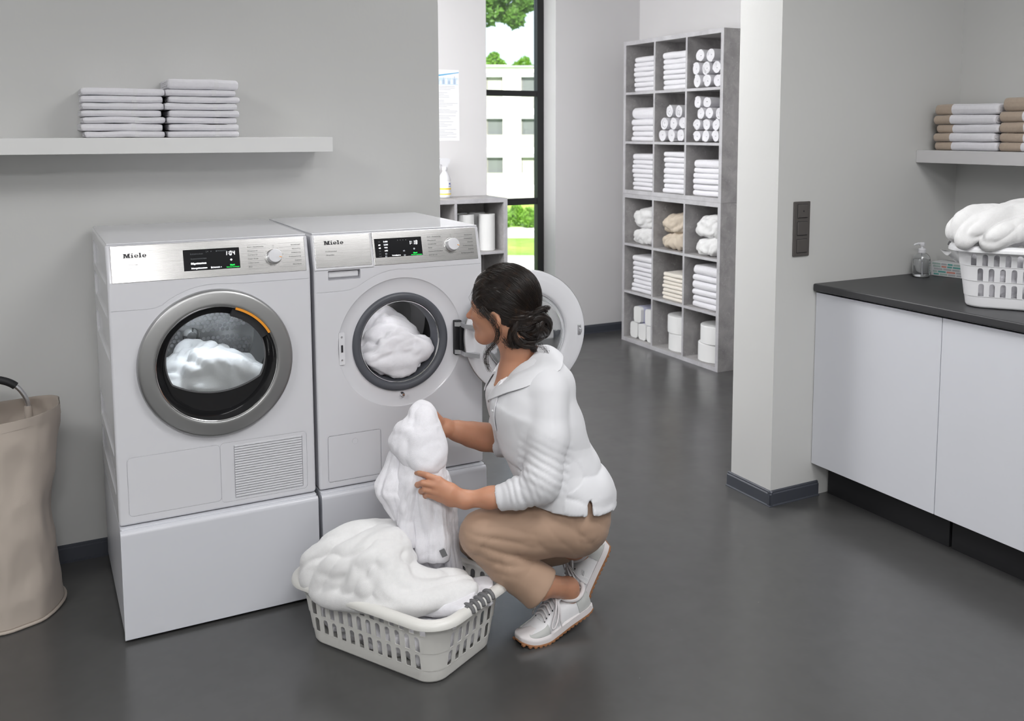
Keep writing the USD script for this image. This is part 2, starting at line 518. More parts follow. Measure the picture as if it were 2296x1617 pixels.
M["framepaint"] = pm("black_frame_paint", (0.012, 0.012, 0.013), 0.45)

# ================================================================ the room
YW, YB, XE = 0.683, 3.103, 1.327          # wall behind the machines, far wall, end of the first
XR, YS, XC = 3.50, -0.138, 2.4414         # wall behind the counter, wall with the switches, its free end
XS = 3.9685                               # store's right wall
struct("floor", bx(-3.2, 4.3, -5.2, 3.6, -.08, 0), M["floor"])
struct("ceiling", bx(-3.2, 4.3, -5.2, 3.6, CEIL, CEIL + .1), M["ceiling"])
struct("wall_back", bx(-3.0, XE, YW, YW + .14, 0, CEIL), M["wall"])
struct("wall_left", bx(-3.12, -3.0, -5.0, YW + .14, 0, CEIL), M["wall"])
struct("wall_front", bx(-3.12, XR + .12, -5.12, -5.0, 0, CEIL), M["wall"])
struct("wall_right", bx(XR, XR + .12, -5.0, YS, 0, CEIL), M["wall"])
struct("wall_switch", bx(XC, XS + .12, YS, YS + .25, 0, CEIL), M["wall"])
struct("wall_store_right", bx(XS, XS + .12, YS + .25, YB + .3, 0, CEIL), M["wall_store"])
struct("wall_store_left", bx(XE - .9, XE - .78, YW + .14, YB, 0, CEIL), M["wall_store"])
WX0, WX1, WZ0, WZ1 = 2.678, 3.236, 0.06, 2.70
wb = bx(XE - .9, XS, YB, YB + .26, 0, CEIL) - bx(WX0, WX1, YB - .1, YB + .4, WZ0, WZ1)
struct("wall_far", wb, M["wall_store"])


def baseboard(name, path, z1=.063, t=.011):
    """path: floor polyline with the room on its right-hand side."""
    ms = []
    for (a, b) in zip(path[:-1], path[1:]):
        a, b = np.array(a, float), np.array(b, float)
        d = (b - a) / np.linalg.norm(b - a)
        n = np.array([d[1], -d[0]])
        prof = [(0, 0), (t + .006, 0), (t + .006, .003), (t, .006), (t, z1 - .013), (t - .004, z1 - .009), (t - .004, z1 - .004), (.002, z1), (0, z1)]
        e = t * 0.98
        aa, bb = a - d * e * .0, b + d * e * .0
        v = np.array([[*(p + n * x), z] for p in (aa - d * (.0175 if name.endswith("_0") else 0), bb) for x, z in prof])
        k = len(prof)
        f = [(i, (i + 1) % k, k + (i + 1) % k, k + i) for i in range(k)]
        vv, ff = arrays_of((v, np.array(f)))
        caps = [(0, i + 1, i) for i in range(1, k - 1)] + [(k, k + i, k + i + 1) for i in range(1, k - 1)]
        ms.append((vv, np.vstack([ff, np.array(caps)])))
    return struct(name, cat(ms) if len(ms) > 1 else ms[0], M["base"], smooth=False)


baseboard("baseboard_back", [(-3, YW), (XE, YW)])
baseboard("baseboard_switch", [(XC - .0155, YS), (2.70, YS)])
baseboard("baseboard_column", [(XC, YS + .265), (XC, YS - .0155)])
baseboard("baseboard_far", [(WX1, YB), (XS, YB)], z1=.066)
baseboard("baseboard_store_right", [(XS, YB), (XS, YS + .25)])

# the window: dark frame, two transoms, three panes
win = UsdGeom.Xform.Define(stage, "/World/window_1").GetPrim()
_frames["/World/window_1"] = (np.eye(3), np.zeros(3))
_tag(win, label="tall black framed window in the far white wall beside the concrete look shelf", kind="structure")
FY0, FY1 = YB + .18, YB + .235
fr = bx(WX0, WX1, FY0, FY1, WZ0, WZ1) - bx(WX0 + .055, WX1 - .055, FY0 - .1, FY1 + .1, WZ0 + .055, WZ1 - .055)
part(win, "window_frame", fr, M["framepaint"])
for z0, z1 in ((1.797, 1.839), (.992, 1.040)):
    part(win, "transom", bx(WX0 + .055, WX1 - .055, FY0 + .004, FY1 - .004, z0, z1), M["framepaint"])
for z0, z1 in ((WZ0 + .055, .992), (1.040, 1.797), (1.839, WZ1 - .055)):
    part(win, "pane", bx(WX0 + .055, WX1 - .055, FY0 + .024, FY0 + .030, z0, z1), M["glass"])

# ---------------------------------------------------------------- outside the window
M["lawn"] = pm("lawn", (0.14, 0.30, 0.025), 0.9, vary=(0.35, (0.30, 0.44, 0.06), 0.4, 0.62))
M["paving"] = pm("pale_paving", (0.60, 0.58, 0.54), 0.9, bump=(8, 0.2, 0.01))
M["facade"] = pm("white_render", (0.84, 0.83, 0.80), 0.9)
M["plinthstone"] = pm("stone_band", (0.60, 0.54, 0.47), 0.9)
M["farframe"] = pm("far_window_frame", (0.17, 0.16, 0.15), 0.6)
M["farglass"] = pm("far_window_glass", (0.13, 0.14, 0.14), 0.15)
M["curtain"] = pm("far_window_curtain", (0.34, 0.34, 0.31), 0.8)
M["blindbox"] = pm("blind_box", (0.33, 0.34, 0.36), 0.6)


def leafmat(name, c1, c2):
    return mat(name, {"g": ("geometry", {}), "r": ("rgb_ramp", {"ramp": [(0.0, c1), (1.0, c2)]}), "p": ("principled_bsdf", {"roughness": 0.5}), "tl": ("translucent_bsdf", {}), "m": ("mix_closure", {"fac": 0.4})},
               [("g.random_per_island", "r.fac"), ("r.color", "p.base_color"), ("r.color", "tl.color"), ("p.BSDF", "m.closure1"), ("tl.BSDF", "m.closure2")], surface="m.closure")


M["leaf"] = leafmat("tree_leaves", (0.10, 0.22, 0.03), (0.34, 0.48, 0.12))
M["leaf_light"] = leafmat("bush_leaves", (0.16, 0.34, 0.03), (0.42, 0.56, 0.08))
M["bark"] = pm("bark", (0.11, 0.08, 0.055), 0.9, bump=(20, .5, .02))
HD = np.array([math.sin(YAW), math.cos(YAW), 0])
ZG = -3.8


def far(u_px, z_px, dist):
    """A point seen at this pixel, dist metres away along the camera's heading."""
    return at(u_px, z_px, dist + CAM @ HD)


ground = [CAM + RIGHT * u + HD * d for u, d in ((-60, 14), (60, 14), (90, 130), (-90, 130))]
g2 = np.array([[p[0], p[1]] for p in ground])
ext = struct("exterior_lawn", m3.CrossSection([g2]).extrude(.3).translate([0, 0, ZG - .3]), M["lawn"])


def strip(y0, y1, name):
    d0, d1 = [(CAM[2] - ZG) * FPX / (y - 294.0) for y in (y0, y1)]
    q = np.array([(CAM + RIGHT * u + HD * d)[:2] for u, d in ((-40, d0), (40, d0), (40, d1), (-40, d1))])
    m = m3.CrossSection([q]).extrude(.06).translate([0, 0, ZG])
    struct(name, m if m.volume() > 0 else m3.CrossSection([q[::-1]]).extrude(.06).translate([0, 0, ZG]), M["paving"])


strip(640, 577, "exterior_path")
strip(534, 512, "exterior_path")

# the apartment block: facade square to the line of sight
DB = 75.0
bo = far(1150, 294, DB)
bo[2] = ZG
bld = thing("apartment_building", "white three storey apartment block with dark window bays seen through the window", "building", bo, -YAW)


def fb(u0, u1, z0, z1, d0, d1):
    """A box on the facade, u to the right and z in pixels of the photograph, d behind the facade in metres."""
    s = DB / FPX
    x0, x1 = (u0 - 1150) * s, (u1 - 1150) * s
    za, zb = CAM[2] + (294 - z1) * s - ZG, CAM[2] + (294 - z0) * s - ZG
    return bx(x0, x1, d0, d1, za, zb)


fac = fb(940, 1330, 152, 460, 0, 9) + fb(940, 1135, 148, 160, .2, 9)
rows = ((166, 243), (258, 330), (344, 414))
cols = (1014, 1091, 1168, 1245)
for a, b in rows:
    for c in cols:
        fac -= fb(c, c + 37, a, b, -.1, .45)
part(bld, "facade", fac, M["facade"], local=True)
part(bld, "stone_band", fb(940, 1330, 427, 460, -.12, 0), M["plinthstone"], local=True)
part(bld, "roof_edge", fb(936, 1334, 150, 153.5, -.18, .1), M["blindbox"], local=True)
for a, b in rows:
    for c in cols:
        w_ = part(bld, "window", fb(c, c + 37, a, b, .32, .44) - fb(c + 3, c + 35, a + 9, b - 3, .2, .6), M["farframe"], local=True)
        part(w_, "blind", fb(c, c + 37, a, a + 9, .06, .31), M["blindbox"], local=True)
        part(w_, "pane", fb(c + 3, c + 35, a + 9, b - 3, .36, .40), M["farglass"] if (a + c) % 3 else M["curtain"], local=True)
        part(w_, "railing", fb(c, c + 37, (a + b) / 2 + 8, b - 1, .02, .05), M["curtain"], local=True)


def leaves(centres, radii, n, size, seed):
    """n small folded leaves inside the ellipsoids."""
    rg = np.random.default_rng(seed)
    vs = []
    for _ in range(n):
        k = rg.integers(len(centres))
        d = rg.normal(size=3)
        d /= np.linalg.norm(d)
        p = np.array(centres[k]) + d * np.array(radii[k]) * rg.uniform(.45, 1.0) ** .6
        a = rg.normal(size=3)
        a /= np.linalg.norm(a)
        b = np.cross(a, rg.normal(size=3))
        b /= np.linalg.norm(b)
        c = np.cross(a, b)
        s = size * rg.uniform(.7, 1.3)
        vs.append([p - a * s, p + b * s * .5 + c * s * .15, p + a * s, p - b * s * .5 + c * s * .15])
    v = np.array(vs).reshape(-1, 3)
    i = np.arange(n) * 4
    return v, np.vstack([np.stack([i, i + 1, i + 2], 1), np.stack([i, i + 2, i + 3], 1)])


def tree(name, label, base, h, crown, radii, n, size, seed, m="leaf", group=None):
    t = thing(name, label, "tree" if "tree" in name else "bush", base, 0, group)
    base = np.array(base, float)
    top = base + [0, 0, h]
    part(t, "trunk", tube([base - [0, 0, .1], base * .5 + top * .5 + [.1, 0, 0], top], [h * .035, h * .028, h * .012], 10), M["bark"])
    part(t, "foliage", leaves(crown, radii, n, size, seed), M[m], smooth=False, kind="stuff")
    return t


tb = far(1020, 300, 20)
tb[2] = ZG
cr = [far(1085, 20, 20), far(1135, 18, 20.5), far(1155, 38, 20), far(1100, -30, 20), far(1040, -20, 20), far(1178, 8, 20), far(1010, 10, 20)]
tree("tree", "leafy green tree branch reaching in at the top of the window", tb, 7.5, cr, [(.42, .4, .36), (.40, .4, .3), (.2, .25, .22), (.6, .6, .5), (.7, .6, .6), (.2, .2, .16), (.6, .6, .6)], 2600, .085, 3)
for i, (px, py, lab) in enumerate([(1108, 138, "pale tree top showing above the left of the white building's roof"), (1176, 148, "low tree top showing above the right of the white building's roof")]):
    b = far(px, 300, 96)
    b[2] = ZG
    c = [far(px, py, 96), far(px - 14, py + 8, 96), far(px + 14, py + 10, 96)]
    tree("tree", lab, b, c[0][2] - ZG, c, [(.7, .9, 1.0), (.6, .9, .8), (.6, .8, .6)], 1500, .20, 20 + i, "leaf_light")
for i, (px, lab) in enumerate([(1128, "light green bush in the hedge below the building, at the left pane edge"), (1158, "middle light green bush of the hedge below the building"),
                               (1186, "light green bush of the hedge beside the black window post"), (1214, "light green bush of the hedge half hidden by the window post")]):
    b = far(px, 300, 52 + 1.6 * (i % 2))
    b[2] = ZG
    tree("bush", lab, b, 1.0, [b + [0, 0, .62], b + [.1, .1, .5]], [(.42, .5, .62), (.36, .4, .5)], 1100, .09, 40 + i, "leaf_light", )

# ================================================================ the machines
ZB, ZT = 0.357, 1.207                     # underside and top of a machine
WM = 0.596
PZ, PY = 1.095, 0.031                     # where the sloped panel starts, how far it leans back
PN = np.array([0, -(ZT - PZ), PY]) / math.hypot(ZT - PZ, PY)
PT = np.array([0, PY, ZT - PZ]) / math.hypot(ZT - PZ, PY)
PH = math.hypot(ZT - PZ, PY)


def panel(m, lift=0.0):
    """From panel coordinates (x, up the slope, out of it) to the world."""
    v, f = arrays_of(m)
    o = np.array([0, 0, PZ]) + PN * lift
    return o + v[:, :1] * np.array([1.0, 0, 0]) + v[:, 1:2] * PT + v[:, 2:] * PN, f


def pp(px, py):
    d = FWD + (px - PCX) / FPX * RIGHT - (py - PCY) / FPX * UPV
    o = np.array([0, 0, PZ])
    q = CAM + d * (((o - CAM) @ PN) / (d @ PN))
    return float(q[0]), float((q - o) @ PT)


def text(s, x, y, h, right=False, bold=False, w=None):
    v, f = arrays_of(meshkit.text_mesh(s, h, 0.0003, bold))
    v = v.copy()
    wd = v[:, 0].max() - v[:, 0].min()
    v[:, 0] -= v[:, 0].min()
    if w:
        v[:, 0] *= w / wd
        wd = w
    v[:, 0] += x - (wd if right else 0)
    v[:, 1] += y
    return v, f


def logo(x, y, h, w):
    R_ = lambda a, b, c, d: sbox(a, b, c, d)
    m = unary_union([R_(.12, 0, .44, 1), R_(0, 0, .56, .16), R_(0, .84, .5, 1), Polygon([(.26, 1), (.62, 1), (.82, .48), (1.02, 1), (1.36, 1), (.94, .0), (.70, .0)]), R_(1.10, 0, 1.44, 1), R_(.98, 0, 1.58, .16), R_(1.10, .84, 1.58, 1)])
    i = unary_union([R_(.1, 0, .42, .68), R_(-.02, .54, .42, .68), R_(-.04, 0, .56, .15), Polygon([(.06, .80), (.34, .80), (.50, 1.02), (.20, 1.02)])])
    e = affinity.scale(Point(0, 0).buffer(1, 32), .46, .38)
    e = e.difference(affinity.translate(affinity.scale(Point(0, 0).buffer(1, 24), .16, .26), .0, .02)).union(R_(-.3, -.09, .40, .05)).difference(R_(.12, -.17, .6, -.09))
    e = affinity.translate(e, .48, .36)
    l = unary_union([R_(.1, 0, .44, 1.06), R_(-.04, .91, .44, 1.06), R_(-.04, 0, .58, .15)])
    o, xs = [], 0
    for g, ad in ((m, 1.70), (i, .68), (e, 1.06), (l, .70), (e, 1.0)):
        o.append(affinity.translate(g, xs, 0))
        xs += ad
    g = affinity.scale(unary_union(o), w / xs, h, origin=(0, 0))
    return extrude(affinity.translate(g, x, y), .0004)


SEG = {"0": "abcdef", "1": "bc", "4": "fgbc", "8": "abcdefg"}


def digits(s, x, y, h):
    """Seven segment figures."""
    w, t, ms = h * .5, h * .15, []
    for ch in s:
        if ch == ":":
            for q in (.28, .68):
                ms.append(bx(x + t * .3, x + t * 1.3, y + h * q, y + h * q + t, 0, .0004))
            x += t * 2.4
            continue
        b = {"a": (t * .6, w - t * .6, h - t, h), "d": (t * .6, w - t * .6, 0, t), "g": (t * .6, w - t * .6, h / 2 - t / 2, h / 2 + t / 2), "f": (0, t, h / 2 + t * .3, h - t * .5), "e": (0, t, t * .5, h / 2 - t * .3),
             "b": (w - t, w, h / 2 + t * .3, h - t * .5), "c": (w - t, w, t * .5, h / 2 - t * .3)}
        for k in SEG[ch]:
            a0, a1, b0, b1 = b[k]
            ms.append(bx(x + a0, x + a1, y + b0, y + b1, 0, .0004))
        x += w + t * 1.3
    sh = [(lambda vf: (vf[0] + np.stack([(vf[0][:, 1] - y) * .08, 0 * vf[0][:, 1], 0 * vf[0][:, 1]], 1), vf[1]))(arrays_of(m)) for m in ms]
    return cat(sh)


def body_shape(x0, front_hole):
    r = .009
    pr = [(r, ZB + r), (r, PZ), (PY + r, ZT - r), (.65 - r, ZT - r), (.65 - r, ZB + r)]
    s = m3.Manifold.sphere(r, 16)
    b = m3.Manifold.batch_hull([s.translate([x, y, z]) for x in (x0 + r, x0 + WM - r) for y, z in pr])
    b -= bx(x0 + .02, x0 + WM - .02, .025, .62, ZB + .02, 1.085)
    return b - front_hole


def groove(poly, depth=.0016, w=.0016):
    """A line cut into the front plane y = 0."""
    g = poly.buffer(w / 2, quad_segs=3) if poly.geom_type.endswith("String") else poly.exterior.buffer(w / 2, quad_segs=3)
    return front(extrude(g, depth + .01), depth)


def knob(m, x, s):
    k = part(m, "program_knob", panel(mv(lathe([(0, .0245), (.019, .0245), (.0205, .0238), (.0212, .0225), (.0215, .004), (.0, .004)], 72), x, s)), M["plastic"], label="white round program knob with orange pointer")
    part(k, "knob_ring", panel(mv(lathe([(.0215, .004), (.0226, .006), (.0238, .006), (.0245, .004), (.0248, 0.0004), (.0215, .0004)], 72), x, s)), M["chrome"])
    a = math.radians(-18)
    c, s_ = math.cos(a), math.sin(a)
    v, f = arrays_of(rbx(.0125, .0206, -.0011, .0011, .0238, .0252, .0006, 8))
    part(k, "pointer", panel(mv((np.c_[v[:, 0] * c - v[:, 1] * s_, v[:, 0] * s_ + v[:, 1] * c, v[:, 2]], f), x, s)), M["orange"])


def fascia_print(m, left, right, kx, ks, lx0, lx1, rx0, rx1, s0, s1):
    """The programme names beside the knob with their fine lines."""
    ms, ln = [], []
    n = 6
    for i in range(n):
        y = s1 - (s1 - s0) * (i + .5) / n
        ms.append(text(left[i], lx0, y - .0021, .0040))
        ms.append(text(right[i], rx1, y - .0021, .0040, right=True))
    for i in range(n + 1):
        y = s1 - (s1 - s0) * i / n
        dy = abs(y - ks)
        gap = math.sqrt(max(.034 ** 2 - dy ** 2, 0))
        ln.append(bx(lx0, min(lx1, kx - max(gap, .012)), y, y + .0004, 0, .0002))
        ln.append(bx(max(rx0, kx + max(gap, .012)), rx1, y, y + .0004, 0, .0002))
    for i in range(14):
        a = PI / 2 - i * 2 * PI / 14
        ln.append(cyl(.0009, .0003, 10).translate([kx + .0295 * math.cos(a), ks + .0295 * math.sin(a), 0]))
    ln.append(extrude(Point(kx, ks + .0355).buffer(.0024).difference(Point(kx, ks + .0355).buffer(.0019)), .0002))
    for t_ in ms:
        part(m, "programme_name", panel(t_, .0015), M["ink"], smooth=False)
    part(m, "programme_lines", panel(cat(ln), .0015), M["inkgrey"], smooth=False)


def plinth(name, x0, lab):
    t = thing(name, lab, "plinth", (x0 + WM / 2, .3, 0))
    fy = -.026
    part(t, "carcass", rbx(x0 + .001, x0 + WM - .001, -.008, .64, .022, .3545, .003, 8) - bx(x0 + .02, x0 + WM - .02, .02, .6, .03, .34), M["enamel2"])
    # front panel with the hollow handle edge along its top
    pr = Polygon([(fy + .002, .010), (fy, .013), (fy, .334), (fy + .0015, .342), (fy + .006, .348), (fy + .012, .3495), (fy + .0165, .347), (fy + .0165, .010)])
    p = extrude(pr, WM - .001).rotate([90, 0, 90]).translate([x0 + .0005, 0, 0])
    part(t, "front_panel", p, M["enamel2"], smooth=40)
    part(t, "handle_lip", rbx(x0 + .004, x0 + WM - .004, -.012, .03, .346, .3535, .002, 8), M["enamel2"])
    for fx in (x0 + .06, x0 + WM - .06):
        for yy in (.06, .58):
            part(t, "foot", cyl(.022, .024, 20).translate([fx, yy, 0]), M["blackmat"])
    part(t, "toe_recess", bx(x0 + .02, x0 + WM - .02, .03, .04, .002, .03), M["blackmat"])
    return t


XW = 0.6074
plinth("machine_plinth", 0.0, "white steel plinth drawer under the tumble dryer with a lit drum")
plinth("machine_plinth", XW, "white steel plinth drawer under the washing machine, behind the laundry basket")

# ---------------------------------------------------------------- tumble dryer
D = thing("tumble_dryer", "white tumble dryer with closed grey ringed round door, lit drum and display at 1:04", "tumble dryer", (WM / 2, .32, ZB))
DX, DZ = .298, .828
hole = cyl_y(DX, DZ, .178, -.1, .05)
cuts = [groove(LineString([(-.01, 1.0135), (.100, 1.0125), (.125, 1.0140), (.150, 1.0215)] + [(DX + .246 * math.cos(a), DZ + .246 * math.sin(a)) for a in np.radians(np.linspace(128, 83, 16))] + [(.40, 1.0700), (.48, 1.0700), (.61, 1.0700)]))]
flap = rrect(.0295, .2975, .384, .5655, .013)
vent = rrect(.2975, .5680, .3765, .5685, .013)
cuts.append(groove(flap))
cuts.append(groove(vent))
cuts.append(front(extrude(rrect(.3385, .5545, .3840, .5560, .004), .02), .0042))
for i in range(5):   # long recessed grips pressed into the side
    z1 = (1.150, 1.045, .915, .62, .50)[i]
    c = m3.Manifold.batch_hull([m3.Manifold.sphere(.02, 16).scale([.5, 1, 1]).translate([-.002, y, z]) for y, z in ((.07, z1), (.57, z1), (.07, z1 - .045), (.57, z1 - .045))])
    cuts.append(c)
part(D, "body", body_shape(0, hole) - m3.Manifold.batch_boolean(cuts, m3.OpType.Add), M["enamel"], smooth=35)
part(D, "lid", rbx(.004, WM - .004, .034, .645, ZT - .001, ZT + .0035, .003, 10), M["enamel"])
part(D, "service_flap", front(extrude(rrect(.0305, .2965, .385, .5645, .012), .003), .0025), M["enamel"])
sl = []
for i in range(21):
    z = .3875 + i * .00815
    sl.append(rbx(.3405, .5525, -.0005, .0040, z, z + .0062, .0010, 8))
part(D, "vent_grille", cat(sl), M["enamel"], kind="stuff")
part(D, "control_panel", panel(rbx(.0125, .5835, .0005, .1128, -.002, .0015, .0015, 8)), M["steel"])
dsp = part(D, "display", panel(rbx(.2135, .3795, .0235, .0890, -.001, .0020, .001, 8)), M["black"])
part(D, "logo", panel(logo(.0468, .0742, .0135, .0650), .0015), M["ink"], smooth=False)
part(D, "model_lettering", panel(cat(text("Professional", .0485, .0520, .0047), text("SmartBiz", .0490, .0400, .0047)), .0015), M["inkgrey"], smooth=False)
lit = [text("Bügeltrocken", .2350, .0430, .0052, bold=True), text("Mangeltrocken", .2350, .0287, .0048), text("Schonen +", .2915, .0283, .0048)]
part(dsp, "lit_text", panel(cat(lit), .0021), M["lit"], smooth=False)
part(dsp, "figures", panel(digits("1:04", .3350, .0650, .0135), .0021), M["lit"], smooth=False)
part(dsp, "dim_text", panel(cat(text("Extratrocken", .2345, .0728, .0046), text("Schranktrocken", .2345, .0580, .0046), text("PerfectDry", .3150, .0790, .0040), extrude(Point(.3115, .0805).buffer(.002), .0003), extrude(Point(.2955, .0805).buffer(.0016), .0003), extrude(Point(.2860, .0805).buffer(.0016), .0003),
                                 bx(.2810, .2820, .077, .083, 0, .0003)), .0021), M["dim"], smooth=False)
dm = Polygon([(.3500, .0510), (.3535, .0545), (.3570, .0510), (.3535, .0475)])
part(dsp, "start_symbol", panel(cat(extrude(dm.difference(dm.buffer(-.0009)), .0003), bx(.3528, .3542, .0503, .0517, 0, .0003)), .0021), M["lit"], smooth=False)
part(dsp, "green_text", panel(cat(text("Start", .3485, .0325, .0048, bold=True), text("Wäsche nachlegen", .3375, .0270, .0030, w=.0390)), .0021), M["litgreen"], smooth=False)
kx, ks = pp(614, 575.5)
fascia_print(D, ["Koch-/Buntwäsche", "Pflegeleicht", "DryCare 40", "Finish Wolle", "Lüften warm", "ECO"], ["MobileStart", "Wash2Dry", "Bettwäsche", "Frottierwäsche", "Express", "Microfaser"], kx, ks, .4045, .462, .50, .5700, .018, .0935)
knob(D, kx, ks)

door = part(D, "door_ring", mv(lathe([(.176, .012), (.179, .0195), (.1815, .0235), (.1840, .0250), (.190, .0252), (.205, .0238), (.220, .0218), (.2262, .0200), (.2290, .0165), (.2308, .010), (.2310, .004), (.2310, .0)], 128, "y"), DX, 0, DZ), M["ring"], smooth=40, label="brushed grey metal door ring")
part(door, "inner_rim", mv(lathe([(.1800, .0215), (.1790, .0225), (.1775, .0215), (.1765, .0180)], 128, "y"), DX, 0, DZ), M["chrome"])
win_shape = Point(0, .012).buffer(.150, quad_segs=32).intersection(Point(0, .150).buffer(.247, quad_segs=40))
part(door, "black_surround", cat(mv(lathe([(.1770, .0190), (.170, .012), (.158, -.004), (.154, -.010)], 128, "y"), DX, 0, DZ), front(extrude(affinity.translate(Point(0, 0).buffer(.156, quad_segs=32).difference(win_shape), DX, DZ), .003), .012)), M["bowl"], smooth=40, label="glossy black bowl around the window")
part(door, "window_rim", front(extrude(affinity.translate(win_shape.difference(win_shape.buffer(-.004)), DX, DZ), .005), .0115), M["inkgrey"])
part(door, "window_glass", front(extrude(affinity.translate(win_shape.buffer(-.004), DX, DZ), .003), .0115), M["glass"])


def arc(r0, r1, a0, a1, n=24):
    a = np.radians(np.linspace(a0, a1, n))
    return Polygon([(r0 * math.cos(t), r0 * math.sin(t)) for t in a] + [(r1 * math.cos(t), r1 * math.sin(t)) for t in a[::-1]])


part(door, "handle_recess", front(extrude(affinity.translate(arc(.152, .1745, 27, 73).buffer(.002), DX, DZ), .014), -.001), M["blackmat"])
part(door, "orange_handle", front(extrude(affinity.translate(arc(.1745, .1808, 28, 71).buffer(.0005), DX, DZ), .012), -.0125), M["orange"], label="orange door grip")


def drum(m, x, z, r, y0, y1, holes):
    d = part(m, "drum", mv(lathe([(r - .05, -y0), (r - .03, -y0 - .012), (r - .01, -y0 - .03), (r, -y0 - .05)] + [(r - (.006 if k % 2 else 0), -y0 - .05 - (y1 - y0 - .09) * k / 8) for k in range(9)] + [(r - .02, -y1 + .02), (r - .05, -y1)], 96, "y"), x, 0, z), M["drum"], smooth=50)
    for k in range(3):
        a = math.radians(70 + 120 * k)
        c = np.array([math.cos(a), math.sin(a)])
        pts = [np.array([x + c[0] * (r - .02 - .02 * math.sin(PI * q)), y0 + .06 + (y1 - y0 - .1) * q, z + c[1] * (r - .02 - .02 * math.sin(PI * q))]) for q in np.linspace(0, 1, 9)]
        part(d, "drum_paddle", tube(pts, [.022 + .012 * math.sin(PI * q) for q in np.linspace(0, 1, 9)], 16), M["drum"], smooth=True)
    g = Point(0, 0).buffer(r - .045, quad_segs=32)
    if holes:
        hs = []
        for i in range(-20, 21):
            for j in range(-20, 21):
                px, py = (i + .5 * (j % 2)) * .0165, j * .0143
                rr, an = math.hypot(px, py), math.degrees(math.atan2(py, px)) % 72
                if .043 < rr < r - .055 and 5 < an < 67:
                    hs.append(affinity.rotate(Point(px, py).buffer(.0067, quad_segs=3), 0))
        g = g.difference(unary_union(hs))
    part(d, "drum_back", front(extrude(affinity.translate(g, x, z), .002), y1 - .002), M["drum"])
    if holes:
        part(d, "air_duct", front(extrude(Point(x, z).buffer(r - .05), .002), y1 + .008), M["alu"])
        part(d, "drum_hub", mv(lathe([(0, .014), (.016, .013), (.026, .006), (.032, 0)], 40, "y"), x, y1 - .002, z), M["chrome"])
    else:
        part(d, "drum_hub", mv(lathe([(0, .035), (.03, .034), (.075, .018), (.11, .004), (.14, 0)], 60, "y"), x, y1 - .002, z), M["drum"], smooth=True)
    return d


drum(D, DX, DZ - .015, .262, .03, .52, True)
dl = UsdLux.SphereLight.Define(stage, str(D.GetPath()) + "/drum_lamp")
dl.CreateRadiusAttr(.012)
dl.CreateIntensityAttr(170.0)
dl.CreateColorAttr(Gf.Vec3f(.86, .93, 1.0))
dl.AddTranslateOp().Set(Gf.Vec3d(DX + .02 - WM / 2, .09 - .32, DZ + .205 - ZB))


def folds(p, s, seed=0, warp=1.2):
    """Cloth like relief in [-1, 1]: soft ridges with sharp valleys running along a warped direction."""
    q = np.asarray(p, float) / s
    w = np.stack([meshkit.fbm(q * .5 + k * 17.3, 2, seed + k) for k in range(3)], -1) - .5
    n1 = meshkit.noise(q + warp * 2.2 * w, seed + 5)
    n2 = meshkit.noise(q * 2.1 + warp * 2.6 * w + 9.1, seed + 6)
    r1, r2 = 1 - np.abs(2 * n1 - 1) * 1.7, 1 - np.abs(2 * n2 - 1) * 1.7
    return .68 * (1 - 2 * np.clip(r1, 0, 1) ** 1.5) * -1 * -1 + .32 * (1 - 2 * np.clip(r2, 0, 1) ** 1.5)


def heap(fn, lo, hi, h, amp, s, seed, sm=3, stretch=(1, 1, 1)):
    """A heap of cloth: a smooth body with folds pressed into it."""
    v, f = snets(fn, lo, hi, h)
    v, f = taubin((v, f), 4)
    n = vnormals((v, f))
    v = v + n * (folds(v * np.array(stretch), s, seed) * amp)[:, None]
    return taubin((v, f), sm)


def dryer_load(p):
    q = p - np.array([DX, 0, DZ], np.float32)
    rr = np.hypot(q[:, 0], q[:, 2]) - .238
    top = q[:, 2] - (-.012 - .06 * (p[:, 1] - .1) + .026 * np.sin(q[:, 0] * 19 + 1.5) - .9 * q[:, 0] ** 2)
    d = smax(rr, top, .05)
    d = smax(d, .05 - p[:, 1], .04)
    return smax(d, p[:, 1] - .42, .05)


def washer_load(p):
    q = p - np.array([XW + WM / 2 - .005, 0, .826], np.float32)
    r = np.hypot(q[:, 0], q[:, 2]) - np.where(p[:, 1] < .09, .1335, .21)
    top = q[:, 2] - (.004 + .03 * np.sin(q[:, 0] * 17 + 1.2) - 1.5 * (q[:, 0] + .0) ** 2 + .12 * (p[:, 1] - .05))
    d = smax(r, top, .03)
    d = smax(d, .020 + .25 * np.maximum(q[:, 2] + .04, 0) - p[:, 1], .025)
    return smax(d, p[:, 1] - .40, .05)


solo("laundry_load", heap(dryer_load, (0, 0, .5), (.6, .5, 1.05), .0085, .017, .085, 4), M["fleece"], "white laundry tumbling behind the dryer's round window", "laundry", smooth=True)

# ---------------------------------------------------------------- washing machine
WA = thing("washing_machine", "white washing machine standing open, its round door swung right, display at 1:18", "washing machine", (XW + WM / 2, .32, ZB))
CX, CZ = XW + WM / 2 - .004, .827
RW = .222
dish = m3.CrossSection([[(0, .03), (0, -.06), (.166, -.06), (.166, -.0115), (RW - .034, -.0105), (RW - .02, -.0085), (RW - .004, -.004), (RW + .0015, .0012), (RW + .0115, .03)]], m3.FillRule.NonZero).revolve(128).rotate([90, 0, 0]).translate([CX, 0, CZ])
cuts = [groove(LineString([(XW - .01, 1.0190), (.70, 1.0195), (.725, 1.0215), (.748, 1.0290)] + [(CX + (RW + .030) * math.cos(a), CZ + (RW + .030) * math.sin(a)) for a in np.radians(np.linspace(124, 92, 14))] + [(.93, 1.0765), (1.0, 1.0775), (1.22, 1.0780)]))]
cuts.append(groove(rrect(.6385, .8205, .3800, .5365, .008), .003, .0022))
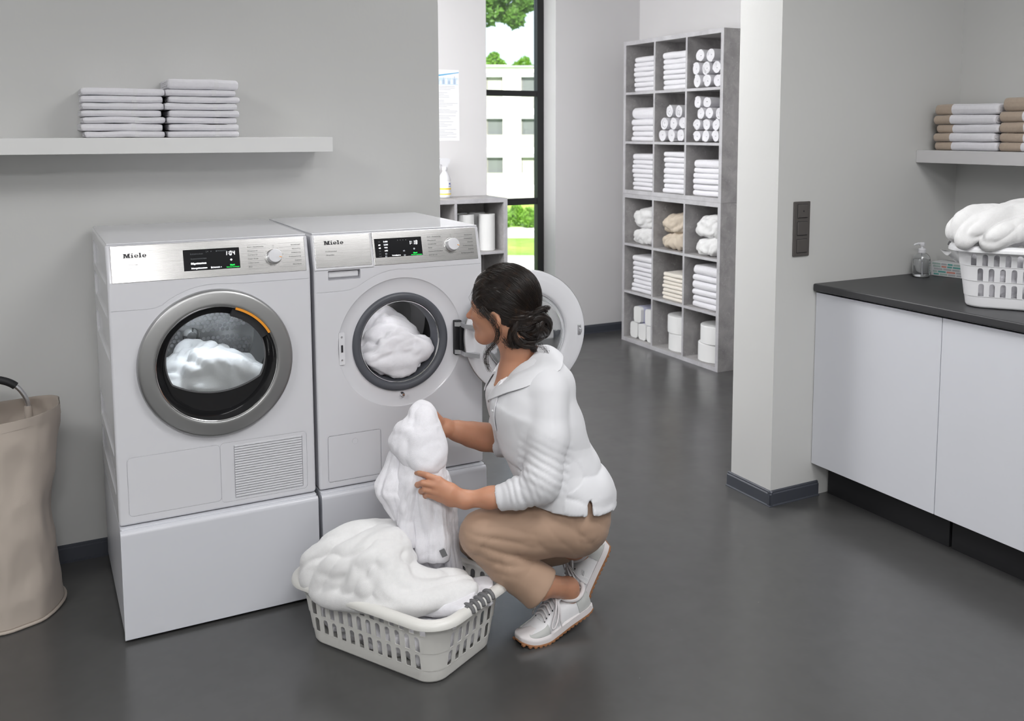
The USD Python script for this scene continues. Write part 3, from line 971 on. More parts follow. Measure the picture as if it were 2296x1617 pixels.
cuts.append(front(extrude(rrect(.6530, .7612, 1.0575, 1.0885, .003), .05), .024))
cuts.append(groove(LineString([(.8075, 1.0905), (.8075, 1.09)]), .001))
cuts.append(cyl_y(.7307, .5083, .0098, -.01, .0012))
cuts.append(bx(.6830, .7035, -.02, .0015, .772, .882))
part(WA, "body", body_shape(XW, dish) - m3.Manifold.batch_boolean(cuts, m3.OpType.Add), M["enamel"], smooth=35)
part(WA, "lid", rbx(XW + .004, XW + WM - .004, .034, .645, ZT - .001, ZT + .0035, .003, 10), M["enamel"])
part(WA, "filter_flap", front(extrude(rrect(.6405, .8185, .3820, .5345, .007).difference(Point(.7307, .5083).buffer(.0105).difference(Point(.7307, .5083).buffer(.0095))), .003), .0025), M["enamel"])
dr = part(WA, "detergent_drawer", panel(rbx(.6085, .8068, -.0035, PH - .003, -.002, .0038, .003, 8)), M["plastic"])
part(dr, "drawer_steel", panel(rbx(.6145, .8008, .0042, PH - .006, 0, .0048, .001, 8)), M["steel"])
part(dr, "drawer_grip", rbx(.6560, .7580, .010, .0235, 1.064, 1.0845, .004, 8), M["plastic"])
part(WA, "control_panel", panel(rbx(.8100, 1.1890, .0005, .1128, -.002, .0015, .0015, 8)), M["steel"])
part(WA, "logo", panel(logo(.6463, .0790, .0130, .0655), .0048), M["ink"], smooth=False)
part(WA, "model_lettering", panel(cat(text("Professional", .6490, .0545, .0047), text("SmartBiz", .6505, .0427, .0047)), .0048), M["inkgrey"], smooth=False)
dsp = part(WA, "display", panel(rbx(.8165, .9840, .0260, .0905, -.001, .0020, .001, 8)), M["black"])
part(dsp, "figures", panel(digits("1:18", .9360, .0640, .0140), .0021), M["lit"], smooth=False)
part(dsp, "lit_text", panel(cat(text("1400", .8480, .0770, .0044, bold=True), text("1200", .8485, .0665, .0044), text("900", .8500, .0565, .0044), text("600", .8500, .0462, .0044), text("60", .8300, .0665, .0044, bold=True), text("40", .8300, .0560, .0044, bold=True), text("Vorwäsche", .8740, .0290, .0042)), .0021), M["lit"], smooth=False)
part(dsp, "dim_text", panel(cat(text("90", .8300, .0770, .0042), text("30", .8300, .0455, .0042), text("20", .8300, .0365, .0042), text("kalt", .8290, .0285, .0042), bx(.8980, .9000, .0800, .083, 0, .0003), extrude(Point(.9080, .0815).buffer(.0016), .0003), extrude(Point(.9180, .0815).buffer(.0016), .0003), extrude(Point(.9280, .0815).buffer(.0016), .0003)), .0021), M["dim"], smooth=False)
ic = []
for (ix, iy) in ((.8540, .0375), (.8530, .0285), (.9180, .0440), (.9190, .0290)):
    b_ = sbox(ix - .003, iy - .0018, ix + .003, iy + .0026)
    ic.append(extrude(b_.difference(b_.buffer(-.0008)), .0003))
dm = Polygon([(.9510, .0495), (.9545, .0530), (.9580, .0495), (.9545, .0460)])
ic += [extrude(dm.difference(dm.buffer(-.0009)), .0003), bx(.9538, .9552, .0488, .0502, 0, .0003)]
part(dsp, "symbols", panel(cat(ic), .0021), M["litdim"], smooth=False)
part(dsp, "green_text", panel(cat(text("Start", .9500, .0330, .0048, bold=True), text("Wäsche nachlegen", .9415, .0278, .0030, w=.0390)), .0021), M["litgreen"], smooth=False)
kx, ks = pp(1012, 549)
fascia_print(WA, ["Koch-/Buntwäsche", "Pflegeleicht", "Feinwäsche", "Wolle", "Pumpen/Schleudern", "ECO 40-60"], ["MobileStart", "Desinfektion", "Intensiv", "Frottierwäsche", "Express", "Reinigungstextilien"], kx, ks, 1.0060, 1.062, 1.108, 1.1745, .018, .0935)
knob(WA, kx, ks)
sl = part(WA, "door_seal", mv(lathe([(.170, .0115 - .0235), (.1695, -.006), (.166, -.002), (.160, .0005), (.150, -.001), (.145, -.006), (.1425, -.014), (.1405, -.018), (.139, -.034), (.134, -.050), (.131, -.070), (.133, -.075), (.15, -.078)], 128, "y"), CX, 0, CZ), M["seal"], smooth=50, label="dark grey rubber door seal")
part(sl, "seal_ring", mv(lathe([(.1425, -.012), (.1405, -.0105), (.1385, -.013), (.1385, -.019)], 128, "y"), CX, 0, CZ), M["chrome"])
drum(WA, CX, CZ, .245, .075, .45, False)
wl = UsdLux.SphereLight.Define(stage, str(WA.GetPath()) + "/drum_lamp")  # unseen lamp, placed to light the inside of the washer drum
wl.CreateRadiusAttr(.010)
wl.CreateIntensityAttr(60.0)
wl.AddTranslateOp().Set(Gf.Vec3d(CX - (XW + WM / 2), .115 - .32, CZ + .185 - ZB))
part(WA, "lock_plate", front(extrude(rrect(.6835, .7030, .7725, .8815, .004), .0012), .0012), M["plastic"])
part(WA, "lock_slot", rbx(.6905, .6965, -.003, .0005, .815, .839, .001, 8), M["gap"])
for z in (.789, .866):
    part(WA, "plate_screw", mv(lathe([(0, .0018), (.003, .0016), (.0036, 0)], 20, "y"), .6932, 0, z), M["alu"])
part(WA, "stop_screw", mv(lathe([(0, .012), (.004, .0118), (.0062, .009), (.0075, .002), (.0085, -.012)], 24, "y"), CX + .0, .004, CZ - .182), M["chrome"])
solo("laundry_load", heap(washer_load, (.7, .0, .6), (1.15, .42, 1.0), .0075, .014, .085, 21), M["terry"], "white terry towels showing in the washing machine's open drum", "laundry", smooth=True)

# the open door: built facing -y around its centre, then swung out
DT = math.radians(7)
dc = on(1178, 747, 1, -.085)


def swing(m):
    v, f = arrays_of(m)
    c, s = math.cos(-DT), math.sin(-DT)
    return np.c_[v[:, 0] * c - v[:, 1] * s, v[:, 0] * s + v[:, 1] * c, v[:, 2]] + dc, f


RD = .2255
dd = part(WA, "open_door", swing(lathe([(.150, .002), (.153, .007), (.160, .010), (.172, .0115), (.195, .0125), (.198, .0110), (.212, .0105), (RD - .004, .0085), (RD - .001, .006), (RD - .001, -.004)], 128, "y")), M["plastic"], smooth=40, label="round white door hanging open")
part(dd, "door_trim", swing(lathe([(RD - .001, .004), (RD + .0012, .003), (RD + .0012, -.004), (RD - .004, -.008), (RD - .03, -.026), (.165, -.030), (.160, -.026)], 128, "y")), M["ring"], smooth=40)
part(dd, "door_glass_rim", swing(lathe([(.1505, .001), (.1500, .006), (.1470, .008), (.1440, .006), (.1440, -.002)], 128, "y")), M["alu"])
part(dd, "glass_bowl", swing(lathe([(.1490, .002), (.1460, .012), (.1400, .024), (.130, .046), (.120, .058), (.105, .066), (.08, .070), (.0, .072), (.0, .067), (.08, .065), (.102, .061), (.115, .054), (.125, .043), (.135, .022), (.1410, .010), (.1430, .002), (.1490, .002)], 96, "y")), M["clear"], smooth=60)
part(dd, "outer_pane", swing(lathe([(.163, -.026), (.0, -.030)], 96, "y")), M["glass"])
part(dd, "latch_hook", swing(cat(rbx(.196, .210, -.0150, -.008, -.019, .019, .003, 8), rbx(.2015, .2085, -.026, -.012, -.009, .006, .002, 8))), M["alu"], label="small metal latch hook")
part(dd, "door_sticker", swing(cat(bx(.012, .018, -.0127, -.0123, .196, .202), bx(-.006, .009, -.0127, -.0123, .2000, .2008), bx(-.004, .009, -.0127, -.0123, .1975, .1983))), M["inkgrey"], smooth=False)
# hinge: dark plate on the body and two metal arms
hz0, hz1 = .768, .884
hp = on(1029, 755, 1, -.008)
hg = part(WA, "hinge", cat(rbx(hp[0] - .016, hp[0] + .010, -.012, .010, hz0 - .006, hz1, .003, 8), rbx(hp[0] - .004, hp[0] + .012, -.030, -.006, hz0 + .012, hz1 - .016, .004, 8)), M["blackmat"])
he = on(1058, 792, 1, -.05)
for z in (hz1 - .012, hz0 + .006):
    pl = Polygon([(hp[0] - .014, -.010), (hp[0] + .002, -.024), (he[0] - .03, -.060), (he[0], -.110), (he[0] + .004, -.100), (he[0] - .01, -.052), (hp[0] + .012, -.012), (hp[0] + .008, -.004)])
    part(hg, "hinge_arm", extrude(pl.buffer(.003).simplify(.0004), .015).translate([0, 0, z - .0075]), M["alu"])

# ================================================================ towels
def strip_section(D, h, wraps, step=.016):
    """Cross sections (y, z) of a folded towel: cloth wrapped round itself, fold at y = -D / 2."""
    t = h / (2 * wraps)
    out = []
    for k in range(wraps):
        r = h / 2 - t * (k + .5)
        y0 = -D / 2 + h / 2 + (.004 * k)
        a = np.linspace(-PI / 2, -3 * PI / 2, 9)
        arc_ = [(y0 + r * math.cos(q) * (1.0 if k else .85), h / 2 + r * math.sin(q)) for q in a]
        back = D / 2 - .004 * ((k * 7) % 3)
        ln = LineString([(back, h / 2 - r)] + arc_ + [(back - .003, h / 2 + r)])
        g = ln.buffer(t / 2 * .97, cap_style="flat", quad_segs=3)
        ring = g.exterior
        n = max(int(ring.length / step), 24)
        keep = sorted(set(np.linspace(0, 1, n)[:-1]) | {ring.project(Point(c)) / ring.length for c in list(g.simplify(.0008).exterior.coords)[:-1]})
        p = np.array([ring.interpolate(q, normalized=True).coords[0] for q in keep])
        p = p[np.linalg.norm(p - np.roll(p, 1, 0), axis=1) > 1e-5]
        out.append(p)
    return out


def prism(rings, xs, disp=None):
    """Closed rings (y, z) carried along the stations xs, with flat ends."""
    vs, fs, n0 = [], [], 0
    for p in rings:
        k, m = len(p), len(xs)
        v = np.concatenate([np.c_[np.full(k, x), p] for x in xs])
        i, j = np.meshgrid(np.arange(m - 1), np.arange(k), indexing="ij")
        q = np.stack([i * k + j, i * k + (j + 1) % k, (i + 1) * k + (j + 1) % k, (i + 1) * k + j], -1).reshape(-1, 4)
        pv, pf = trimesh.creation.triangulate_polygon(Polygon(p), engine="earcut")
        # earcut keeps the ring's vertices: match them back
        from scipy.spatial import cKDTree
        ix = cKDTree(p).query(pv)[1]
        pf = ix[pf]
        ar = (p[:, 0] * np.roll(p[:, 1], -1) - np.roll(p[:, 0], -1) * p[:, 1]).sum()
        tri = np.vstack([q[:, [0, 1, 2]], q[:, [0, 2, 3]]])
        s = p[pf]
        sg = np.cross(s[:, 1] - s[:, 0], s[:, 2] - s[:, 0])
        pf = np.where((sg > 0)[:, None], pf, pf[:, ::-1])        # counter-clockwise in (y, z): faces +x
        if ar > 0:
            tri = tri[:, ::-1]
        f = np.vstack([tri, pf[:, ::-1], pf + (m - 1) * k])
        vs.append(v), fs.append(f + n0)
        n0 += len(v)
    v = np.vstack(vs)
    if disp is not None:
        v = disp(v)
    return v, np.vstack(fs)


def towel_mesh(L, D, h, seed, wraps=2, amp=.0035, x0=None, x1=None, grow=0.0, n=None):
    rg = np.random.default_rng(seed)
    skew, lift = rg.uniform(-.012, .012), rg.uniform(-.15, .15)
    x0, x1 = -L / 2 if x0 is None else x0, L / 2 if x1 is None else x1
    n = n or max(3, int((x1 - x0) / .024) + 2)
    rings = strip_section(D, h, wraps)
    if grow:
        rings = [np.array(Polygon(rings[0]).buffer(grow, quad_segs=2).exterior.coords)[:-1]]

    def disp(v):
        q = v / .085 + seed * 3.7
        w = np.stack([meshkit.fbm(q + 11.1 * k, 3, seed % 97 + k) for k in range(3)], -1) - .5
        o = v + w * np.array([amp * 1.4, amp * 2.4, amp * 1.6])
        o[:, 0] += v[:, 1] * skew
        e = np.clip((np.abs(v[:, 0]) - L / 2 + .011) / .011, 0, 1) ** 2      # the ends round off
        o[:, 2] = h / 2 + (o[:, 2] - h / 2) * (1 - .30 * e)
        o[:, 1] += .22 * h * e * np.clip(-v[:, 1] / D * 2, -1, 1)
        o[:, 2] = np.maximum(o[:, 2], .0004) if True else o[:, 2]
        return o

    xs = np.unique(np.round(np.r_[np.linspace(x0, x1, n), [q for q in (-L / 2 + .003, -L / 2 + .007, L / 2 - .007, L / 2 - .003) if x0 < q < x1]], 5))
    return prism(rings, xs, disp)


ORD = ["top", "second", "third", "fourth", "fifth", "sixth", "seventh", "eighth", "ninth", "tenth"]


def which(i, n):
    """i counted from the bottom of n."""
    if i == 0:
        return "bottom"
    k = n - 1 - i
    return ORD[k] if k == 0 else ORD[k] + " from top"


SEED = [100]


def towel_stack(name, origin, rz, L, D, hs, mat_, label, group, wraps=2, band=None, half=None, jit=.006, amp=.0035):
    z = origin[2]
    rg = np.random.default_rng(SEED[0])
    n = len(hs)
    for i, h in enumerate(hs):
        SEED[0] += 1
        sd = SEED[0]
        ox, oy = rg.uniform(-jit, jit, 2)
        lab = label.format(which(i, n))
        lx, ly = ox * math.cos(rz) - oy * math.sin(rz), ox * math.sin(rz) + oy * math.cos(rz)
        loc = (origin[0] + lx, origin[1] + ly, z)
        Li = L * rg.uniform(.97, 1.02)
        if band is None and half is None:
            v, f = towel_mesh(Li, D, h, sd, wraps, amp)
            c, s = math.cos(rz), math.sin(rz)
            v = np.c_[v[:, 0] * c - v[:, 1] * s, v[:, 0] * s + v[:, 1] * c, v[:, 2]] + np.array(loc)
            solo(name, (v, f), mat_, lab, "towel", group, smooth=50, loc=np.array(loc))
        else:
            t = thing(name, lab, "towel", loc, rz, group)
            if band is not None:
                part(t, "cloth", towel_mesh(Li, D, h, sd, wraps, amp), mat_, smooth=50, local=True)
                part(t, "woven_band", towel_mesh(Li, D, h, sd, wraps, amp, band, band + .0145, .0005, 3), M["band"], smooth=50, local=True, label="smooth woven band across the towel")
            else:
                hx = half + rg.uniform(-.006, .006)
                part(t, "beige_end", towel_mesh(Li, D, h, sd, wraps, amp, -Li / 2, hx), M["terry_beige"], smooth=50, local=True, label="beige end of the towel")
                part(t, "white_cloth", towel_mesh(Li, D, h, sd, wraps, amp, hx, Li / 2), mat_, smooth=50, local=True)
        z += h + .0006


# ---------------------------------------------------------------- shelf over the machines
solo("wall_shelf", rbx(-1.5, .8085, .450, YW, 1.4655, 1.519, .0015, 6), M["shelfwhite"], "long white floating shelf on the wall above the two machines", "shelf", loc=np.array([-.35, .57, 1.4655]))
towel_stack("banded_towel", (.106, .580, 1.519), 0, .252, .215, [.0215, .0245, .0225, .0225, .0225, .0235, .0245], M["terry"], "white banded towel, {} in the stack of seven above the dryer", "white towels in the left stack above the dryer", band=.028, amp=.0048)
towel_stack("banded_towel", (.360, .575, 1.519), 0, .236, .215, [.0225, .0235, .0225, .0235, .0230, .0225, .0235, .0355], M["terry"], "white banded towel, {} in the taller stack on the long shelf", "white towels in the taller stack above the machines", band=.036, amp=.0048)

# ---------------------------------------------------------------- concrete look shelf units
UW, UH, UD = 1.1217, 1.0885, .328
TO, TI = .028, .0175
CW, CH = (UW - 2 * TO - 2 * TI) / 3, (UH - 2 * TO - 2 * TI) / 3


def cell(c, r):
    """Lower left of a compartment: column c from the left, row r from the top."""
    return TO + c * (CW + TI), UH - TO - (r + 1) * CH - r * TI


def shelf_unit(label, loc, rz, group=None):
    t = thing("cube_shelf", label, "shelf", loc, rz, group)

    def board(name, x0, x1, z0, z1, y0=0.0, y1=UD):
        b = part(t, name, bx(x0, x1, y0 + .0012, y1, z0, z1), M["concrete"], local=True)
        part(b, "edge_band", bx(x0, x1, y0, y0 + .0012, z0, z1), M["edge"], local=True)

    board("side_panel", 0, TO, TO, UH - TO)
    board("side_panel", UW - TO, UW, TO, UH - TO)
    board("top_panel", 0, UW, UH - TO, UH)
    board("bottom_panel", 0, UW, 0, TO)
    for k in (1, 2):
        x = TO + k * CW + (k - 1) * TI
        board("divider", x, x + TI, TO, UH - TO, .0015)
        z = TO + k * CH + (k - 1) * TI
        for c in range(3):
            xa = cell(c, 0)[0]
            board("shelf_board", xa, xa + CW, z, z + TI, .0015)
    part(t, "back_panel", bx(TO, UW - TO, UD - .006, UD, TO, UH - TO), M["concrete"], local=True)
    return t


XSF = 3.6386
SO = np.array([XSF, 2.8132, 0])
shelf_unit("lower concrete look cube shelf standing on the floor, robes and paper rolls inside", SO, -PI / 2)
shelf_unit("upper concrete look cube shelf stacked on another, towels and rolled towels inside", SO + [0, 0, UH + .001], -PI / 2)
LO = np.array([2.6765 - UW, YB - UD - .002, 0])
shelf_unit("low concrete look cube shelf under the notice, kitchen rolls inside", LO, 0)


def inshelf(x, y, z, upper):
    """From a compartment's coordinates to the world (front of the unit at y = 0)."""
    return np.array([SO[0] + y, SO[1] - x, z + (UH + .001 if upper else 0)])


def shelf_towels(c, r, up, hs, D, w, label, group, m="terry", dx=.0, y=None, amp=.004):
    x, z = cell(c, r)
    p = inshelf(x + CW / 2 + dx, (y if y is not None else .025) + D / 2, z, up)
    towel_stack("folded_towel", p, -PI / 2, w, D, hs, M[m], label, group, amp=amp)


hh = lambda n, h, top=None: [h] * (n - 1) + [top or h]
shelf_towels(0, 0, True, [.034, .034, .036, .036, .033, .032, .037], .27, .265, "white folded towel, {} in the top left compartment", "white towels in the top left compartment", dx=.022)
shelf_towels(1, 0, True, [.034, .036, .033, .032, .036, .034, .047], .27, .275, "white folded towel, {} in the top middle compartment", "white towels in the top middle compartment", dx=.022)
shelf_towels(0, 1, True, [.035, .036, .040, .045, .082], .27, .285, "thick white folded towel, {} in the second row's left compartment", "thick white towels in the second row", dx=.01)
shelf_towels(0, 2, True, [.030, .029, .028, .031, .034, .030, .032, .044], .27, .265, "white folded towel, {} in the third row's left compartment", "white towels in the third row, left", dx=.015)
shelf_towels(1, 2, True, [.033, .033, .032, .031, .042, .034, .038, .036], .27, .255, "white folded towel, {} in the third row's middle compartment", "white towels in the third row, middle", dx=.03)
shelf_towels(2, 2, True, [.038, .040, .036, .034, .034, .052], .27, .285, "white folded towel, {} in the third row's right compartment", "white towels in the third row, right", dx=.012)
shelf_towels(0, 1, False, [.030, .028, .031, .029, .032, .030, .040, .040], .27, .26, "white folded towel, {} in the left compartment above the paper packs", "white towels above the paper packs", dx=.02)
shelf_towels(1, 1, False, [.026, .026, .027, .025, .026, .027, .030], .24, .235, "cream folded towel, {} in the fifth row's middle compartment", "cream towels in the fifth row", m="terry_cream", dx=.03)
shelf_towels(2, 1, False, [.039, .042, .040, .055, .040, .062], .27, .265, "white folded towel, {} in the fifth row's right compartment", "white towels in the fifth row, right", dx=.015)


def roll_mesh(r, L, seed):
    """A rolled towel: axis along y, showing its spiral at y = 0."""
    rg = np.random.default_rng(seed)
    t = r / 5.2
    a = np.linspace(0, 2 * PI * 4.6, 120)
    rad = t * .45 + (r - t * .5 - t * .45) * a / a[-1]
    ln = LineString(np.c_[rad * np.cos(a), rad * np.sin(a)])
    g = ln.buffer(t / 2 * .86, cap_style="flat", quad_segs=2)
    if g.geom_type != "Polygon":
        g = max(g.geoms, key=lambda q: q.area)
    g = g.simplify(.0003)
    p = np.array(g.exterior.coords)[:-1]
    th = rg.uniform(0, 2 * PI)
    p = p @ np.array([[math.cos(th), math.sin(th)], [-math.sin(th), math.cos(th)]])
    sq = rg.uniform(.92, 1.06)

    def disp(v):
        q = v / .05 + seed * 1.9
        w = np.stack([meshkit.fbm(q + 7.3 * k, 2, seed % 89 + k) for k in range(3)], -1) - .5
        o = v + w * np.array([.012, .006, .006])
        o[:, 0] += .10 * np.hypot(v[:, 1], v[:, 2]) * -1
        o[:, 1] *= sq
        o[:, 2] /= sq
        return o

    v, f = prism([p], np.linspace(0, L, 6), disp)
    return np.c_[v[:, 1], v[:, 0], v[:, 2]], f[:, ::-1]


def rolls(c, r, spots, rad, label, group):
    x, z = cell(c, r)
    n = len(spots)
    for (fx, fz, dy, lab) in spots:
        SEED[0] += 1
        v, f = roll_mesh(rad, .25, SEED[0])
        px, pz = x + fx, z + fz
        v = np.c_[v[:, 0] + px, v[:, 1] + .03 + dy, v[:, 2] + pz]
        w = np.c_[SO[0] + v[:, 1], SO[1] - v[:, 0], v[:, 2] + UH + .001]
        solo("rolled_towel", (w, f), M["terry"], label.format(lab), "towel", group, smooth=50)


def roll_rows(rows, rad, x0):
    """rows: from the bottom, (count, first x offset in radii)."""
    out, names = [], ["bottom row", "second row", "third row", "top row"]
    for k, (n, off) in enumerate(rows):
        nm = "top row" if k == len(rows) - 1 else names[k]
        for i in range(n):
            pos = {1: ["only one"], 2: ["left one", "right one"], 3: ["left one", "middle one", "right one"]}[n][i]
            out.append((x0 + off * rad + i * 2.04 * rad, rad * 1.01 + k * rad * 1.83, .0 + .012 * ((i * 7 + k * 3) % 3), f"{pos} of the {nm}"))
    return out


rolls(2, 0, roll_rows([(3, 1.0), (3, .75), (2, 1.7)], .0445, .030), .0435, "rolled towel in the top right compartment, {}", "rolled towels in the top right compartment")
rolls(1, 1, roll_rows([(3, 1.0), (3, 1.45), (2, 2.75)], .0445, .012), .0435, "rolled towel in the second row's middle compartment, {}", "rolled towels in the second row, middle")
rolls(2, 1, roll_rows([(3, 1.0), (3, 1.05), (3, 1.85), (2, 1.1)], .0400, .040), .0390, "rolled towel in the second row's right compartment, {}", "rolled towels in the second row, right")


def robe(c, z0, h, seed, m, label, group, dx=0.0, wd=.275):
    """A robe folded to a plump bundle."""
    def fn(p):
        q = np.abs(p - np.array([0, 0, h / 2], np.float32)) / np.array([wd / 2, .14, h / 2 * 1.02], np.float32)
        return ((q ** 3.2).sum(1) ** (1 / 3.2) - 1) * h / 2
    v, f = heap(fn, (-.2, -.18, -.03), (.2, .18, h + .03), .009, .010, .06, seed, 2)
    v[:, 2] += .02 * (v[:, 0] / .15) * (v[:, 2] / h)
    v[:, 2] = np.maximum(v[:, 2], .0005)
    x, z = cell(c, 0)
    px = x + CW / 2 + dx
    w = np.c_[SO[0] + .16 + v[:, 1], SO[1] - px - v[:, 0], v[:, 2] + z + z0]
    # the seam of the wrapped sleeve
    solo("folded_robe", (w, f), M[m], label, "robe", group, smooth=True)


for c, m, col, side in ((0, "fleece", "white", "left"), (1, "linen", "beige", "middle"), (2, "fleece", "white", "right")):
    robe(c, 0.0, .118, 60 + c, m, f"{col} folded robe, lower of two in the {side} compartment of the fourth row", f"{col} robes in the {side} compartment", .012 if c == 2 else 0)
    robe(c, .114, .15 if c != 1 else .135, 70 + c, m, f"{col} folded robe, upper of two in the {side} compartment of the fourth row", f"{col} robes in the {side} compartment", .012 if c == 2 else 0)

# paper packs, jumbo rolls
for k, (fx, fz, lab) in enumerate([(.075, 0, "left of three in the bottom layer"), (.180, 0, "middle of three in the bottom layer"), (.284, 0, "right of three in the bottom layer"), (.118, .120, "left of the two on top"), (.262, .120, "right of the two on top")]):
    x, z = cell(0, 2)
    p = inshelf(x + fx, .04, z + fz, False)
    t = thing("paper_towel_pack", f"paper towel pack in the bottom left compartment, {lab}", "paper towels", p, -PI / 2, "paper towel packs in the bottom left compartment")
    sh = rrect(-.048, .048, .001, .119, .026)
    part(t, "paper", front(extrude(sh.buffer(-.001), .235), .235).translate([0, .0, 0]), M["tissue"], local=True)
    part(t, "wrapper", front(extrude(sh.difference(sh.buffer(-.0012)), .200), .225), pm("lavender_wrapper", (.62, .63, .80), .5) if k == 0 else UsdShade.Material.Get(stage, "/World/Looks/lavender_wrapper"), local=True, label="lavender paper wrapper")
for c, side in ((1, "middle"), (2, "right")):
    x, z = cell(c, 2)
    for k, (fx, fy, lab) in enumerate([(.205 if c == 1 else .185, .155, "lower"), (.198 if c == 1 else .205, .150, "upper")]):
        p = inshelf(x + fx, fy, z + k * .122 + .0005, False)
        t = thing("jumbo_paper_roll", f"large white jumbo paper roll, {lab} of two in the bottom {side} compartment", "paper roll", p, 0, "jumbo paper rolls on the bottom shelf")
        r = .128 if not (c == 2 and k == 0) else .134
        part(t, "paper", lathe([(.030, 0), (r - .003, 0), (r, .003), (r + .0005, .06), (r, .117), (r - .003, .120), (.030, .120)], 72), M["tissue"], local=True)
        part(t, "core", lathe([(.0300, .118), (.0300, .001), (.0270, .001), (.0270, .118), (.03, .118)], 40), M["card"], local=True, label="brown cardboard core")
# kitchen rolls in the low shelf
kz = LO[2] + cell(2, 0)[1]
for px, yy, lab in [(1092, 2.87, "front right"), (1045, 2.88, "front left"), (1070, 3.02, "back right"), (1030, 3.03, "back left")]:
    q = on(px, 565, 1, yy)
    t = thing("kitchen_roll", f"white kitchen roll standing in the low shelf, {lab} of four", "kitchen roll", (q[0], yy, kz + .0005), 0, "kitchen rolls in the low shelf")
    part(t, "paper", lathe([(.019, 0), (.054, 0), (.0555, .002), (.0555, .248), (.054, .25), (.019, .25)], 48), M["tissue"], local=True)
    part(t, "core", lathe([(.019, .249), (.019, .001), (.0175, .001), (.0175, .249), (.019, .249)], 32), M["card"], local=True, label="cardboard core")

# ---------------------------------------------------------------- notice on the far wall
t = thing("notice", "printed white paper notice on the far wall, partly behind the wall end", "notice", (2.365, YB - .001, 1.474))
part(t, "sheet", bx(2.255, 2.470, YB - .0012, YB - .0004, 1.474, 1.960), M["paper"])
part(t, "blue_stripe", front(extrude(Polygon([(2.255, 1.905), (2.468, 1.940), (2.468, 1.945), (2.255, 1.917)]), .0004), YB - .0012), pm("blue_print", (.10, .42, .70), .5), smooth=False)
cols_ = [pm("pale_blue_print", (.62, .74, .86), .5), pm("blue_grey_print", (.42, .52, .66), .5), M["dim"]]
pic = []
for k in range(9):
    x = 2.285 + k * .0205
    hgt = (.036, .052, .028, .044, .050, .030, .046, .054, .040)[k]
    pic.append(front(extrude(rrect(x, x + .0145, 1.862, 1.862 + hgt * .7, .003).union(sbox(x + .005, 1.862, x + .0095, 1.862 + hgt)), .0004), YB - .0012))
part(t, "picture_ground", bx(2.262, 2.462, YB - .0014, YB - .0012, 1.8575, 1.905), cols_[0], smooth=False)
for k, m in enumerate(pic):
    v_, f_ = arrays_of(m)
    part(t, "picture_bottle", (v_ - [0, .0003, 0], f_), cols_[1] if k % 2 else M["paper"], smooth=False)
rg = np.random.default_rng(5)
ln = []
for k in range(34):
    if k in (3, 8, 14, 18, 22, 27):
        continue
    z = 1.845 - k * .0105
    ln.append(bx(2.268, 2.268 + .19 * rg.uniform(.45, 1.0), YB - .0014, YB - .0012, z, z + .0022))
part(t, "print_lines", cat(ln), pm("notice_print", (.42, .44, .50), .6), smooth=False, kind="stuff")

# ---------------------------------------------------------------- spray bottle on the low shelf
sb = on(995, 443, 2, UH)
t = thing("spray_bottle", "white spray bottle with yellow and blue label on the low concrete shelf", "spray bottle", (sb[0], sb[1] - .02, UH + .0005))
part(t, "bottle", lathe([(0, 0), (.036, 0), (.0405, .004), (.0415, .012), (.0415, .118), (.039, .135), (.028, .158), (.0165, .176), (.0145, .184), (.0145, .196), (0, .196)], 48), M["plastic"], local=True)
part(t, "collar", lathe([(0, .186), (.0175, .186), (.018, .190), (.018, .206), (.016, .210), (0, .210)], 32), M["plastic"], local=True)
sp = Polygon([(-.055, .252), (-.052, .240), (-.020, .226), (-.014, .206), (.016, .206), (.020, .228), (.034, .240), (.036, .256), (.020, .266), (-.030, .266)]).buffer(.003)
part(t, "spray_head", extrude(sp, .022).rotate([90, 0, 0]).translate([0, .011, 0]), M["plastic"], local=True, smooth=40)
part(t, "trigger", tube([(-.030, 0, .238), (-.036, 0, .222), (-.034, 0, .206), (-.040, 0, .192)], [.005, .0045, .004, .0035], 10), M["plastic"], local=True)
part(t, "label_sheet", lathe([(.0417, .014), (.0419, .0145), (.0419, .113), (.0417, .1135)], 48), M["paper"], local=True)
for z0, z1 in ((.022, .030), (.056, .067)):
    part(t, "yellow_stripe", lathe([(.0420, z0), (.0422, z0), (.0422, z1), (.0420, z1)], 48), pm("yellow_print_%d" % int(z0 * 1000), (.85, .62, .04), .5), local=True)
bl = pm("label_blue", (.07, .10, .42), .5)
bd = []
for a0, a1, z0, z1 in ((-70, -48, .090, .102), (-44, -30, .086, .089), (-74, -40, .0755, .0795), (-66, -50, .0520, .0545), (-70, -46, .044, .0455), (-60, -44, .040, .0412), (-28, -22, .036, .052), (-20, -12, .040, .052)):
    a = np.radians(np.linspace(a0, a1, 6))
    v_ = np.array([[.0423 * math.cos(q), .0423 * math.sin(q), z] for z in (z0, z1) for q in a])
    f_ = np.array([(i, i + 1, i + 7, i + 6) for i in range(5)])
    bd.append((v_, f_))
for b_ in bd:
    part(t, "blue_print", b_, bl, local=True, smooth=False)

